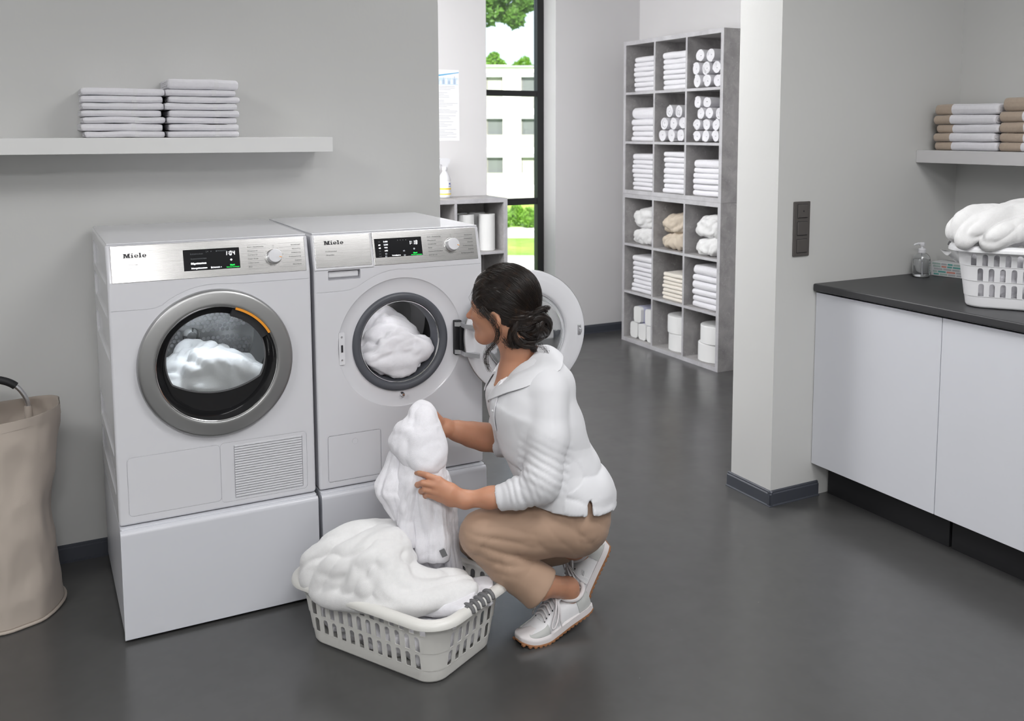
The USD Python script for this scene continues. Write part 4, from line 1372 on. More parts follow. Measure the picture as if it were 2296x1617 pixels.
# ---------------------------------------------------------------- switches on the wall end
t = thing("light_switch", "anthracite triple light switch plate on the wall next to the counter", "light switch", (2.567, YS, 1.033))
part(t, "frame", rbx(2.5235, 2.6105, YS - .0085, YS - .0005, 1.0335, 1.2570, .003, 10), M["switch"])
for k in range(3):
    z = 1.0335 + .0210 + k * .0712
    part(t, "rocker", rbx(2.5415, 2.5945, YS - .0125, YS - .006, z - .006, z + .0485, .0028, 10), M["switch"])
    part(t, "rocker_gap", front(extrude(rrect(2.5400, 2.5960, z - .0078, z + .0500, .003).difference(rrect(2.5415, 2.5945, z - .006, z + .0485, .0025)), .0006), YS - .0084), M["gap"])
part(t, "indicator", cyl_y(2.5705, 1.0335 + .0210 + 2 * .0712 + .021, .0035, YS - .0131, YS - .012, 20), M["gap"])

# ---------------------------------------------------------------- counter
XK, XF = 2.7527, 2.6617
for k, (y1, y0) in enumerate([(YS - .001, -.762), (-.762, -1.386), (-1.386, -2.01)]):
    t = thing("base_cabinet", ["white base cabinet with flush door, next to the switch wall", "white base cabinet with flush door, at the right edge of the photo", "white base cabinet under the counter, beyond the right edge"][k], "cabinet", ((XF + XR) / 2, (y0 + y1) / 2, 0))
    part(t, "carcass", bx(XF + .022, XR - .001, y0 + .001, y1 - .001, .146, .874), M["enamel2"])
    part(t, "door", rbx(XF, XF + .019, y0 + .0016, y1 - .0016, .1445, .8755, .0012, 6), M["enamel2"])
    part(t, "kick_board", bx(XK, XK + .016, y0, y1 - .012, 0, .143), M["blackmat"], label="black kick board")
solo("worktop", m3.Manifold.batch_hull([m3.Manifold.sphere(.006, 16).translate([x, y, z]) for x in (2.650, XR - .007) for y in (YS - .007, -2.2) for z in (.8895, .908)]), M["worktop"], "black worktop on the white base cabinets along the right wall", "worktop", loc=np.array([3.07, -1.15, .883]))

# shelf over the counter with two tone towels
solo("wall_shelf", rbx(3.230, XR - .001, -2.0, YS - .001, 1.4045, 1.4585, .0015, 6), M["shelfgrey"], "grey floating shelf above the counter carrying beige and white towels", "shelf", loc=np.array([3.365, -1.07, 1.4045]))
towel_stack("two_tone_towel", (3.375, -.338, 1.4590), -PI / 2, .305, .20, [.0375, .0355, .0365, .0390, .0450], M["terry"], "beige ended white towel, {} in the stack nearest the corner", "two tone towels nearest the corner", half=-.060)
towel_stack("two_tone_towel", (3.375, -.655, 1.4590), -PI / 2, .300, .20, [.0365, .0375, .0420, .0430, .0560], M["terry"], "beige ended white towel, {} in the stack cut by the photo's edge", "two tone towels at the right edge", half=-.045)

# soap dispenser
so = on(2065, 620, 2, .9145)
t = thing("soap_dispenser", "clear pump bottle of hand soap on the counter in the corner", "soap dispenser", (so[0], so[1], .9145))
part(t, "bottle", lathe([(0, .0), (.034, 0), (.037, .003), (.0375, .010), (.0365, .070), (.033, .088), (.024, .099), (.0135, .104), (.0135, .112), (.0115, .112), (.0115, .103), (.022, .0965), (.031, .086), (.0345, .069), (.0355, .011), (.034, .004), (0, .004)], 48), M["clear"], local=True, smooth=50)
part(t, "soap", lathe([(0, .0042), (.0338, .0042), (.0352, .011), (.0343, .069), (.033, .078), (0, .078)], 48), M["gel"], local=True, smooth=50)
part(t, "pump_collar", lathe([(0, .104), (.0155, .104), (.0160, .107), (.0160, .119), (.013, .123), (.006, .124), (.0055, .140), (0, .140)], 32), M["plastic"], local=True)
part(t, "pump_spout", cat(lathe([(0, .134), (.010, .134), (.0115, .137), (.0115, .146), (.009, .149), (0, .149)], 28), tube([(0, 0, .143), (-.018, .006, .144), (-.032, .011, .141), (-.036, .0125, .136)], [.0055, .005, .004, .0035], 10)), M["plastic"], local=True)
part(t, "dip_tube", tube([(0, 0, .11), (.002, 0, .06), (.004, 0, .008)], [.0025, .0025, .0025], 8), M["plastic"], local=True)

# tissue box
ta, tb_ = on(2087, 617, 2, .9145), on(2150, 624.5, 2, .9145)
ang = math.atan2(tb_[1] - ta[1], tb_[0] - ta[0])
t = thing("tissue_box", "tissue box with pastel bar pattern beside the soap, tissue sticking out", "tissue box", (ta[0], ta[1], .9145), ang)
part(t, "box", rbx(0, .23, 0, .115, 0, .060, .002, 6), pm("tissue_carton", (.62, .63, .64), .6), local=True)
pc = [pm("print_teal", (.12, .36, .33), .6), pm("print_coral", (.62, .27, .22), .6), pm("print_sage", (.36, .47, .43), .6), pm("print_silver", (.40, .41, .43), .6)]
rg = np.random.default_rng(9)
for r in range(5):
    x = .004 + rg.uniform(0, .01)
    while x < .215:
        w = rg.uniform(.018, .038)
        z = .0055 + r * .0112
        part(t, "printed_bar", front(extrude(rrect(x, min(x + w, .228), z, z + .0072, .002), .0004), -.0), pc[rg.integers(4)], smooth=False, local=True)
        x += w + .004
tp = []
for k in range(12):
    a = k / 11
    tp.append([.115 + .05 * (a - .5), .057 + .010 * math.sin(6 * a), .055])
    tp.append([.095 + .09 * (a - .5) - .02, .050 + .020 * math.sin(5 * a + 1), .095 + .012 * math.sin(9 * a)])
    tp.append([.060 + .10 * (a - .5), .030 + .012 * math.sin(5 * a), .104 + .016 * math.sin(7 * a + 2)])
v = np.array(tp)
f = np.array([(3 * i + j, 3 * i + 3 + j, 3 * i + 4 + j, 3 * i + 1 + j) for i in range(11) for j in range(2)])
v2, f2 = arrays_of((v, f))
part(t, "tissue", (np.vstack([v2, v2 + [0, .0006, .0004]]), np.vstack([f2, f2[:, ::-1] + len(v2)])), M["paper"], smooth=True, local=True)

# ================================================================ laundry baskets
def ring_rr(a, b, r, n=24):
    """Rounded rectangle: points and outward normals, counter-clockwise; n points per corner, extra ones on the sides."""
    P, N = [], []
    for cx, cy, a0 in ((a - r, b - r, 0), (-a + r, b - r, 90), (-a + r, -b + r, 180), (a - r, -b + r, 270)):
        for q in np.radians(np.linspace(a0, a0 + 90, n)):
            P.append((cx + r * math.cos(q), cy + r * math.sin(q)))
            N.append((math.cos(q), math.sin(q)))
    return np.array(P), np.array(N)


def loft(rings, caps=True):
    k, n = len(rings), len(rings[0])
    v = np.vstack(rings)
    f = [(i * n + j, i * n + (j + 1) % n, (i + 1) * n + (j + 1) % n, (i + 1) * n + j) for i in range(k - 1) for j in range(n)]
    v, f = arrays_of((v, np.array(f)))
    if caps:
        c0, c1 = len(v), len(v) + 1
        v = np.vstack([v, rings[0].mean(0), rings[-1].mean(0)])
        f = np.vstack([f, [(c0, (j + 1) % n, j) for j in range(n)], [(c1, (k - 1) * n + j, (k - 1) * n + (j + 1) % n) for j in range(n)]])
    return v, f


def manifold(m):
    v, f = arrays_of(m)
    o = m3.Manifold(m3.Mesh(vert_properties=np.asarray(v, np.float32), tri_verts=np.asarray(f, np.uint32)))
    return o


def laundry_basket(label, loc, rz, mk, gk, H=.205, a0=.245, b0=.145, a1=.275, b1=.168, nl=12, ns=6):
    t = thing("laundry_basket", label, "laundry basket", loc, rz)
    tiers = [(0, 0), (.042, .0), (.0425, .0016), (.098, .0016), (.0985, .0034), (.152, .0034), (.1525, .005), (H, .005)]

    def at_z(z, off):
        s = z / H
        a, b = a0 + (a1 - a0) * s + off, b0 + (b1 - b0) * s + off
        return a, b, .058 + .008 * s + off

    rings = []
    for z, o in [(0, -.012), (.003, -.004), (.010, .0)] + tiers[1:]:
        a, b, r = at_z(z, o)
        rings.append(np.c_[ring_rr(a, b, r)[0], np.full(96, z)])
    for z, o in tiers[:0:-1] + [(.006, -.002)]:
        a, b, r = at_z(z, o - .0026)
        rings.append(np.c_[ring_rr(a, b, r)[0], np.full(96, z + (.0 if z > .03 else .0))])
    shell = manifold(loft(rings))
    cut = []
    for row, (z0, z1) in enumerate(((.044, .090), (.100, .146), (.1545, .196))):
        w = .0090
        sl = extrude(sbox(-w, z0, w, z1 - w).union(Point(0, z1 - w).buffer(w, quad_segs=5)), .06).rotate([90, 0, 0]).translate([0, .03, 0])
        a, b, r = at_z((z0 + z1) / 2, 0)
        n = nl + (row == 2)
        for s in (-1, 1):
            for k in range(n):
                x = (k - (n - 1) / 2) * (.0352 + .0008 * row)
                cut.append(sl.translate([x, s * b, 0]))
            for k in range(ns):
                y = (k - (ns - 1) / 2) * (.0352)
                if row == 2 and abs(y) < .06:
                    continue
                cut.append(sl.rotate([0, 0, 90]).translate([s * a, y, 0]))
    for s in (-1, 1):      # hand opening below the grip
        a, b, r = at_z(.18, 0)
        cut.append(rbx(s * a - .03, s * a + .03, -.058, .058, .170, .1865, .006, 8))
    part(t, "body", shell - m3.Manifold.batch_boolean(cut, m3.OpType.Add), mk, local=True, smooth=40)
    a, b, r = at_z(H, .005)
    P, N = ring_rr(a, b, r, 28)
    prof = [(-.0026, -.006), (-.003, .001), (.000, .0048), (.006, .0068), (.014, .0066), (.021, .0040), (.0265, -.0015), (.029, -.0085), (.0290, -.0150), (.0270, -.0150), (.0265, -.0085), (.0240, -.0025), (.019, .0018), (.013, .0042), (.006, .0044), (.0015, .0015), (.0, -.006)]

    def lip(sel, prof, close=True):
        rr = [np.c_[P[sel] + N[sel] * o, np.full(len(sel), H + z)] for o, z in prof]
        rr.append(rr[0])
        v, f = loft(rr, False)
        if not close:
            n = len(sel)
            f = f[[i for i, q in enumerate(f) if not (set(q % n) == {0, n - 1} or (0 in q % n and n - 1 in q % n))]]
        return v, f

    allp = np.arange(len(P))
    part(t, "rim", lip(allp, prof), mk, local=True, smooth=60)
    for s in (-1, 1):
        g = part(t, "grip", cat([rbx(s * (a + .003) - .0, s * (a + .003) + .0001, -.001, .001, H - .003, H, .0005, 4)]) if False else tube([(s * (a + .011), y, H + .0040) for y in np.linspace(-.060, .060, 9)], .0062, 14), gk, local=True, smooth=True, label="grey grip on the basket rim")
        for k in range(5):
            y = -.048 + k * .024
            q = [(s * (a + o * 1.0), y, H + z + .0016) for o, z in [(-.0035, -.004), (-.002, .0025), (.003, .0062), (.010, .0075), (.018, .006), (.024, .0028), (.0285, -.0035), (.0305, -.011)]]
            part(g, "grip_rib", tube(catmull(q, 16), .0064, 10), gk, local=True, smooth=True)
    return t, at_z


BC, BA = np.array([.738, -.402, 0]), math.atan2(-.872, .49)
laundry_basket("pale grey plastic laundry basket heaped with white laundry on the floor", BC, BA, M["basket"], M["grip"])
bl_, br_ = on(2190, 690, 2, .9145), on(2296, 698, 2, .9145)
e = (br_ - bl_)[:2] / np.linalg.norm((br_ - bl_)[:2])
nrm = np.array([-e[1], e[0]])
B2 = np.array([*(bl_[:2] + e * .205 + nrm * .137), .9145])
B2A = math.atan2(e[1], e[0])
laundry_basket("white plastic laundry basket full of white laundry on the counter", B2, B2A, M["basket_white"], M["grip"], H=.22)


def local_to(p, c, ang):
    q = p - np.asarray(c, np.float32)
    cs, sn = math.cos(ang), math.sin(ang)
    return np.stack([q[:, 0] * cs + q[:, 1] * sn, -q[:, 0] * sn + q[:, 1] * cs, q[:, 2]], 1)


def rbox_sdf(q, h, r):
    d = np.abs(q) - (np.asarray(h, np.float32) - r)
    return np.linalg.norm(np.maximum(d, 0), axis=1) + np.minimum(d.max(1), 0) - r


def fill_in(c, ang, z0, z1, a=.220, b=.120):
    def fn(p):
        q = local_to(p, c, ang)
        s = 1 + .13 * q[:, 2:3] / .2
        q = np.c_[q[:, :2] / s, q[:, 2:] - (z0 + z1) / 2]
        return rbox_sdf(q, (a, b, (z1 - z0) / 2), .05)
    return fn


def blob_caps(*caps, k=.03):
    def fn(p):
        return smins([cone_sdf(p, a, b, ra, rb) for a, b, ra, rb in caps], k)
    return fn


def bounds(fn_pts, pad):
    q = np.array(fn_pts)
    return q.min(0) - pad, q.max(0) + pad


# towels lying in the floor basket, seen through its slots
low = heap(fill_in(BC, BA, .012, .155), (.35, -.78, -.01), (1.12, -.02, .24), .0095, .012, .075, 31, 2)
solo("laundry_heap", low, M["terry"], "white towels stuffed in the floor basket, showing through its slots", "laundry", smooth=True)
# the blanket heaped on top
def long_folds(v, n, amp, freq, seed, dirv):
    """Soft ridges of cloth running roughly along dirv."""
    d = np.array(dirv, float)
    d /= np.linalg.norm(d)
    s = np.cross(d, [0, 0, 1.0])
    s /= np.linalg.norm(s)
    u = np.cross(s, d)
    w = (meshkit.fbm(v * 5.0, 3, seed) - .5) * 4.0
    q = np.abs(np.sin(((v @ s) * freq + (v @ u) * freq * .55 + w) * PI))
    return v + n * ((q ** .55 - .62) * amp)[:, None]


def rolls_of_cloth(base, rolls_, k=.006, k0=.03):
    """Soft cloth lying in thick long folds over a plump base."""
    bs = [c for ch in base for c in chain_at(ch)]
    rs = [c for ch in rolls_ for c in chain_at(ch)]

    def fn(p):
        d = smins([cone_sdf(p, *c) for c in bs], k0)
        for ch in rolls_:
            r = smins([cone_sdf(p, *c) for c in chain_at(ch)], .02)
            d = smin(d, r, k)
        return d
    pts = np.array([c[i] for c in bs + rs for i in (0, 1)])
    return fn, pts.min(0) - .11, pts.max(0) + .11


def chain_at(nodes):
    m = catmull([(a, b, w, r) for a, b, w, r in nodes], 4 * len(nodes)) if len(nodes) > 2 else np.array(nodes)
    q = [(at(a, b, w), r) for a, b, w, r in m]
    return [(q[i][0], q[i + 1][0], q[i][1], q[i + 1][1]) for i in range(len(q) - 1)]


def fleece(name, base, rolls_, label, seed, h=.0058, amp=.0035, fdir=(.35, -.45, -.8)):
    fn, lo_, hi_ = rolls_of_cloth(base, rolls_)
    v, f = taubin(snets(fn, lo_, hi_, h), 3)
    v = long_folds(v, vnormals((v, f)), .011, 10.5, seed, fdir)
    v, f = taubin((v, f), 2)
    v = v + vnormals((v, f)) * (folds(v, .12, seed) * amp)[:, None]
    solo(name, taubin((v, f), 3), M["fleece"], label, "blanket", smooth=True)


fleece("blanket", [[(745, 1278, .0, .054), (850, 1245, .02, .054)], [(850, 1255, .0, .042), (900, 1308, -.06, .032), (1000, 1338, -.06, .020)]],
       [[(700, 1314, -.030, .022), (700, 1272, -.030, .030), (745, 1226, -.015, .034), (815, 1198, .005, .032), (888, 1190, .03, .022)],
        [(716, 1330, -.055, .020), (732, 1290, -.060, .027), (778, 1244, -.058, .028), (838, 1208, -.035, .026), (893, 1198, .005, .018)],
        [(742, 1334, -.075, .022), (766, 1294, -.086, .026), (805, 1254, -.083, .028), (862, 1214, -.055, .026), (898, 1204, -.02, .018)],
        [(782, 1336, -.105, .020), (799, 1298, -.110, .027), (830, 1258, -.102, .028), (884, 1218, -.06, .024)],
        [(818, 1342, -.130, .020), (832, 1302, -.130, .027), (856, 1262, -.112, .028), (905, 1226, -.05, .022)],
        [(708, 1318, -.045, .020), (742, 1336, -.085, .024), (795, 1340, -.118, .026), (850, 1352, -.148, .026), (910, 1358, -.170, .020)],
        [(1056, 1320, -.110, .018), (970, 1346, -.156, .026), (895, 1346, -.154, .029), (862, 1306, -.138, .028), (880, 1264, -.105, .026), (914, 1234, -.04, .018)],
        [(1050, 1306, -.078, .020), (980, 1325, -.122, .025), (920, 1322, -.130, .026), (892, 1292, -.120, .025), (905, 1254, -.07, .020)],
        [(1036, 1298, -.050, .020), (985, 1305, -.075, .026), (935, 1298, -.090, .026), (912, 1272, -.075, .022), (920, 1246, -.04, .016)]],
       "fluffy white blanket heaped over the near side of the floor basket", 3)
# loose towels in the middle and at the near end of the basket
for k, (caps_, lab, sd) in enumerate([
    ([(at(930, 1290, .02), at(985, 1300, .06), .05, .05), (at(900, 1285, .03), at(930, 1260, .07), .04, .03), (at(985, 1300, .05), at(1030, 1320, .03), .045, .04)], "crumpled white towel in the middle of the floor basket beneath the held one", 51)]):
    fn = blob_caps(*caps_, k=.03)
    lo_, hi_ = bounds([c[i] for c in caps_ for i in (0, 1)], .08)
    solo("crumpled_towel", heap(fn, lo_, hi_, .0050, .015, .045, sd, 2), M["terry"], lab, "towel", smooth=True)
for k, (px, py, w, tz, tilt, lab) in enumerate([(1000, 1352, -.135, .20, (.10, -.16), "lower loosely folded white towel at the gripped end of the floor basket"), (1042, 1332, -.075, .55, (.16, -.10), "upper loosely folded white towel at the gripped end of the floor basket")]):
    v, f = towel_mesh(.17, .11, .036, 900 + k, 2, .012)
    v, f = rot(rot((v, f), [1, 0, 0], tilt[0]), [0, 1, 0], tilt[1])
    v, f = rot((v, f), [0, 0, 1], BA + tz)
    solo("loose_towel", mv((v, f), *(at(px, py, w) - [0, 0, .018])), M["terry"], lab, "towel", smooth=50)
# the counter basket's load
low = heap(fill_in(B2, B2A, .012, .195), B2 + [-.4, -.4, -.02], B2 + [.4, .4, .27], .0095, .012, .075, 41, 2)
solo("laundry_heap", low, M["terry"], "white laundry in the counter basket, showing through its slots", "laundry", smooth=True)
w2 = float(B2 @ HD)
fleece("blanket", [[(2190, 520, w2 - .01, .050), (2235, 505, w2, .056), (2300, 500, w2, .064), (2420, 505, w2, .064)]],
       [[(2142, 530, w2 - .02, .022), (2152, 508, w2 - .02, .030), (2190, 486, w2, .034), (2235, 478, w2 + .02, .030)],
        [(2160, 541, w2 - .07, .024), (2185, 515, w2 - .06, .030), (2230, 490, w2 - .04, .034), (2290, 482, w2 - .01, .026)],
        [(2215, 545, w2 - .10, .026), (2262, 522, w2 - .095, .034), (2330, 508, w2 - .07, .03), (2420, 515, w2 - .06, .03)],
        [(2240, 486, w2 + .05, .030), (2285, 470, w2 + .05, .028), (2350, 462, w2 + .07, .03)]],
       "fluffy white blanket piled in the counter basket", 17, fdir=(.8, -.3, -.2))

# ================================================================ laundry hamper
HC = np.array([-.340, .405, 0])
t = thing("laundry_hamper", "tall beige canvas laundry hamper with black foam grip, left of the dryer", "laundry hamper", HC)


def hamper_ring(z, inset=0.0, n=120):
    s = z / .665
    a = np.arange(n) * 2 * PI / n
    rx = .192 - .030 * math.sin(PI * min(s * 1.05, 1)) * (1 - .25 * s) + .012 * s ** 3
    ry = .192 - .022 * math.sin(PI * min(s, 1)) - .050 * s ** 2
    e = 2 + 1.0 * s
    c, sn = np.cos(a), np.sin(a)
    r = (np.abs(c) ** e + np.abs(sn) ** e) ** (-1 / e)
    p = np.stack([c * r * (rx - inset), sn * r * (ry - inset), np.full(n, z)], 1)
    q = p * np.array([7, 7, 3.2]) + 3.1
    d = (meshkit.fbm(q, 4, 11) - .5) * .040 + (np.abs(meshkit.noise(p * np.array([13, 13, 6]), 5) * 2 - 1) - .5) * -.018
    d *= min(1, .25 + s * 3) * (1 - .6 * max(s - .93, 0) / .07)
    nn = np.stack([c, sn, 0 * c], 1)
    p = p + nn * d[:, None]
    p[:, 2] += (.012 * np.cos(2 * a) - .006) * s ** 6
    return p


zs = np.r_[np.linspace(0.004, .665, 60)]
outer = [hamper_ring(z) for z in zs]
inner = [hamper_ring(z, .003) for z in zs[::-1] if z > .42]
part(t, "bag", loft(outer + inner), M["canvas"], local=True, smooth=True)
part(t, "bottom_piping", tube(hamper_ring(.006)[::2] * [1.012, 1.012, 1], .0055, 8, closed=True), M["canvas"], local=True, smooth=True)
part(t, "top_hem", cat(loft([hamper_ring(z) * [1.006, 1.006, 1] for z in (.632, .634, .660, .664)], False)), M["canvas"], local=True, smooth=True)
for yy, sgn in ((.045, 1),):
    hp_ = catmull([(.117, yy, .600), (.116, yy, .655), (.104, yy, .690), (.080, yy, .722), (.042, yy, .743), (0, yy, .750), (-.042, yy, .743), (-.080, yy, .722), (-.104, yy, .690), (-.116, yy, .655), (-.117, yy, .600)], 60)
    h_ = part(t, "handle_tube", tube(hp_, .0075, 14), M["alu"], local=True, smooth=True)
    part(h_, "foam_grip", tube(hp_[17:44], .0125, 16), M["blackmat"], local=True, smooth=30, label="black foam grip")
    for sx in (-1, 1):
        part(h_, "handle_sleeve", tube([(sx * .117, yy, .560), (sx * .117, yy, .600), (sx * .116, yy, .648)], [.012, .0125, .0115], 14), M["canvas"], local=True, smooth=True)

# ================================================================ the person
M["skin"] = mat("skin", {"t": ("texture_coordinate", {}), "n": ("noise_texture", {"scale": 28.0, "detail": 4.0}), "mx": ("mix", {"color1": (0.47, 0.225, 0.135), "color2": (0.56, 0.28, 0.175)}), "nb": ("noise_texture", {"scale": 400.0, "detail": 2.0}),
                         "b": ("bump", {"strength": 0.10, "distance": 0.001}), "p": ("principled_bsdf", {"roughness": 0.48, "subsurface_weight": 0.18, "subsurface_radius": (1.0, 0.35, 0.18), "subsurface_scale": 0.006})},
                [("t.object", "n.vector"), ("n.fac", "mx.fac"), ("mx.color", "p.base_color"), ("t.object", "nb.vector"), ("nb.fac", "b.height"), ("b.normal", "p.normal")])
M["lips"] = pm("lips", (0.42, 0.13, 0.10), 0.4)
M["eyewhite"] = pm("eye_white", (0.75, 0.72, 0.70), 0.2)
M["iris"] = pm("eye_dark", (0.05, 0.025, 0.015), 0.15)
M["hair"] = mat("dark_brown_hair", {"t": ("texture_coordinate", {}), "n": ("noise_texture", {"scale": 55.0, "detail": 5.0}), "r": ("rgb_ramp", {"ramp": [(0.35, (0.007, 0.004, 0.003)), (0.62, (0.016, 0.009, 0.006)), (0.80, (0.075, 0.036, 0.019))]}),
                                    "p": ("principled_bsdf", {"roughness": 0.36, "specular_ior_level": 0.45})}, [("t.object", "n.vector"), ("n.fac", "r.fac"), ("r.color", "p.base_color")])
M["shirt"] = pm("white_jersey", (0.68, 0.68, 0.705), 0.85, bump=(700, 0.25, 0.0005), sheen_weight=0.15)
M["trousers"] = pm("beige_twill", (0.37, 0.245, 0.172), 0.72, bump=(900, 0.2, 0.0004), sheen_weight=0.1)
M["leather"] = pm("white_leather", (0.74, 0.735, 0.75), 0.45, bump=(180, 0.12, 0.0006))
M["suede"] = pm("grey_suede", (0.47, 0.475, 0.465), 0.9, bump=(400, 0.3, 0.0005))
M["midsole"] = pm("white_midsole", (0.68, 0.645, 0.65), 0.6)
M["gum"] = pm("gum_rubber", (0.30, 0.135, 0.060), 0.6)
M["lace"] = pm("shoe_lace", (0.66, 0.63, 0.645), 0.85, bump=(900, 0.3, 0.0004))
M["stitch"] = pm("shirt_button", (0.70, 0.70, 0.72), 0.35)

A = at


def unit(v):
    return np.asarray(v) / np.linalg.norm(v)


def chain(*nodes):
    """Round cones through joints given as (px, py, w, radius)."""
    q = [(np.array(n_[0]), n_[1]) if len(n_) == 2 else (A(*n_[:3]), n_[3]) for n_ in nodes]
    return [(q[i][0], q[i + 1][0], q[i][1], q[i + 1][1]) for i in range(len(q) - 1)]


TORSO_L = [(1208, 868, .07, .060), (1196, 912, .075, .118), (1214, 968, .08, .122), (1244, 1042, .085, .112), (1272, 1110, .08, .115)]
TORSO_R = [(1180, 850, .24, .060), (1180, 905, .225, .110), (1204, 965, .22, .116), (1238, 1040, .21, .108), (1268, 1110, .21, .115)]
HIPS = [[(1285, 1130, .075, .108), (1294, 1170, .055, .092)], [(1285, 1130, .20, .105), (1292, 1168, .215, .092)]]
YOKE = [[(1172, 826, .15, .050), (1222, 868, .035, .058)], [(1172, 826, .15, .050), (1160, 845, .29, .055)], [(1215, 822, .15, .05), (1240, 862, .10, .062)], [(1215, 822, .15, .05), (1228, 850, .22, .06)], [(1150, 838, .20, .046), (1137, 882, .185, .062)]]
ARM_L = [(1226, 884, .012, .058), (1228, 980, -.035, .051), (1214, 1082, -.065, .046)]
FORE_L = [(1214, 1084, -.065, .043), (1150, 1106, -.058, .037), (1100, 1116, -.05, .029), (1046, 1120, -.040, .0235)]
ARM_R = [(1160, 858, .30, .052), (1140, 925, .30, .046), (1118, 985, .275, .042)]
FORE_R = [(1118, 986, .275, .043), (1085, 980, .255, .0415), (1056, 974, .235, .0365), (1028, 967, .212, .0295), (996, 958, .185, .0245)]
THIGH_L = [(1287, 1172, .045, .090), (1190, 1184, .015, .080), (1084, 1197, -.022, .0655)]
SHIN_L = [(1082, 1203, -.024, .0635), (1140, 1268, -.022, .0575), (1208, 1318, -.015, .060)]
THIGH_R = [(1287, 1168, .215, .086), (1180, 1185, .21, .074), (1076, 1205, .185, .060)]
SHIN_R = [(1078, 1210, .19, .058), (1180, 1240, .25, .052), (1268, 1226, .30, .046)]
ANKLE_L = [(1190, 1300, -.018, .040), (1245, 1314, -.014, .033), (1280, 1328, -.012, .030), (1292, 1345, -.012, .027)]


toeL = on(1160, 1446, 2, .004)
toeL[2] = 0
heelL = on(1322, 1372, 2, .045) + HD * .034
ballR = on(1308, 1332, 2, 0)
dR = unit(-RIGHT * .93 - HD * .25)
toeR = ballR + dR * .085
toeR[2] = 0


def shoe_point(toe, heading, bend, x, z):
    d = unit(np.array([heading[0], heading[1], 0]))
    xx = x - .185
    return toe + d * (xx * math.cos(bend) + z * math.sin(bend) + .185 - .272) + np.array([0, 0, 1.0]) * (-xx * math.sin(bend) + z * math.cos(bend))


ankL = [shoe_point(toeL, toeL - heelL, math.radians(14), .056, z) for z in (.100, .050)]
ankR = [shoe_point(toeR, dR, math.radians(62), .056, z) for z in (.100, .050)]


def sdf_of(chains, k, grow=0.0):
    caps_ = [c for ch in chains for c in chain(*ch)]

    def fn(p):
        d = None
        for a, b, ra, rb in caps_:
            q = cone_sdf(p, a, b, ra + grow, rb + grow)
            d = q if d is None else smin(d, q, k)
        return d
    return fn


def box_of(chains, pad):
    q = np.array([A(a, b, w) for ch in chains for a, b, w, r in ch])
    return q.min(0) - pad, q.max(0) + pad


# --- head frame: forward, towards the camera, up
th = math.radians(14)
HF = -RIGHT * math.cos(th) + HD * math.sin(th)
HL = -HD * math.cos(th) - RIGHT * math.sin(th)
HU = np.array([0, 0, 1.0])
tilt = math.radians(4)
HF, HU = HF * math.cos(tilt) - HU * math.sin(tilt), HU * math.cos(tilt) + HF * math.sin(tilt)
HO = A(1133, 681, .145)
HM = np.stack([HF, HL, HU])


def H(f_, l_, u_):
    return HO + f_ * HF + l_ * HL + u_ * HU


def head_fn(p):
    q = ((p - HO.astype(np.float32)) @ HM.T.astype(np.float32))
    E = lambda c, r: ell_sdf(q, c, r)
    C = lambda a, b, ra, rb: cone_sdf(q, a, b, ra, rb)
    d = E((-.004, 0, .014), (.093, .073, .096))
    d = smin(d, E((.045, 0, -.030), (.056, .058, .080)), .03)
    for s in (-1, 1):
        d = smin(d, C((.012, s * .046, -.062), (.070, s * .014, -.101), .021, .017), .03)
        d = smin(d, E((.070, s * .034, -.026), (.026, .024, .026)), .03)
        d = smin(d, E((.079, s * .026, .012), (.016, .026, .010)), .02)
        d = smin(d, E((.1035, s * .0105, -.0385), (.010, .0075, .0075)), .008)
        d = smax(d, -E((.0965, s * .032, -.010), (.010, .015, .009)), .012)
        d = smin(d, E((.083, s * .031, -.010), (.0105, .0125, .0115)), .003)
        # ear
        e = smax(E((.012, s * .078, -.036), (.0190, .0100, .031)), -E((.016, s * .0885, -.034), (.0115, .0085, .021)), .003)
        d = smin(d, e, .006)
    d = smin(d, C((.088, 0, .004), (.1175, 0, -.033), .0085, .0098), .012)
    d = smin(d, E((.1185, 0, -.0355), (.0105, .0095, .009)), .006)
    d = smin(d, E((.083, 0, -.098), (.017, .018, .016)), .03)
    d = smin(d, E((.094, 0, -.062), (.013, .024, .016)), .015)
    d = smin(d, C((-.022, 0, -.055), (-.028, 0, -.115), .050, .047), .035)
    return d


neck_lo = A(1163, 828, .15)
neck_c = (H(-.026, 0, -.075), neck_lo, .0475, .056)
collar_pit = (A(1152, 842, .145), A(1146, 870, .14), .048, .055)


def head_neck(p):
    d = head_fn(p)
    d = smin(d, cone_sdf(p, *neck_c), .03)
    return smin(d, cone_sdf(p, *collar_pit), .03)


# --- hands
def hand_fn(palm, fingers, wrist, k=.006):
    def fn(p):
        d = None
        for a, b, ra, rb in palm:
            q = cone_sdf(p, a, b, ra, rb)
            d = q if d is None else smin(d, q, .012)
        for a, b, ra, rb in wrist:
            d = smin(d, cone_sdf(p, a, b, ra, rb), .014)
        for ch in fingers:
            df = None
            for a, b, ra, rb in ch:
                q = cone_sdf(p, a, b, ra, rb)
                df = q if df is None else smin(df, q, .0025)
            d = smin(d, df, k)
        return d
    return fn


def fin(*nodes):
    return chain(*nodes)


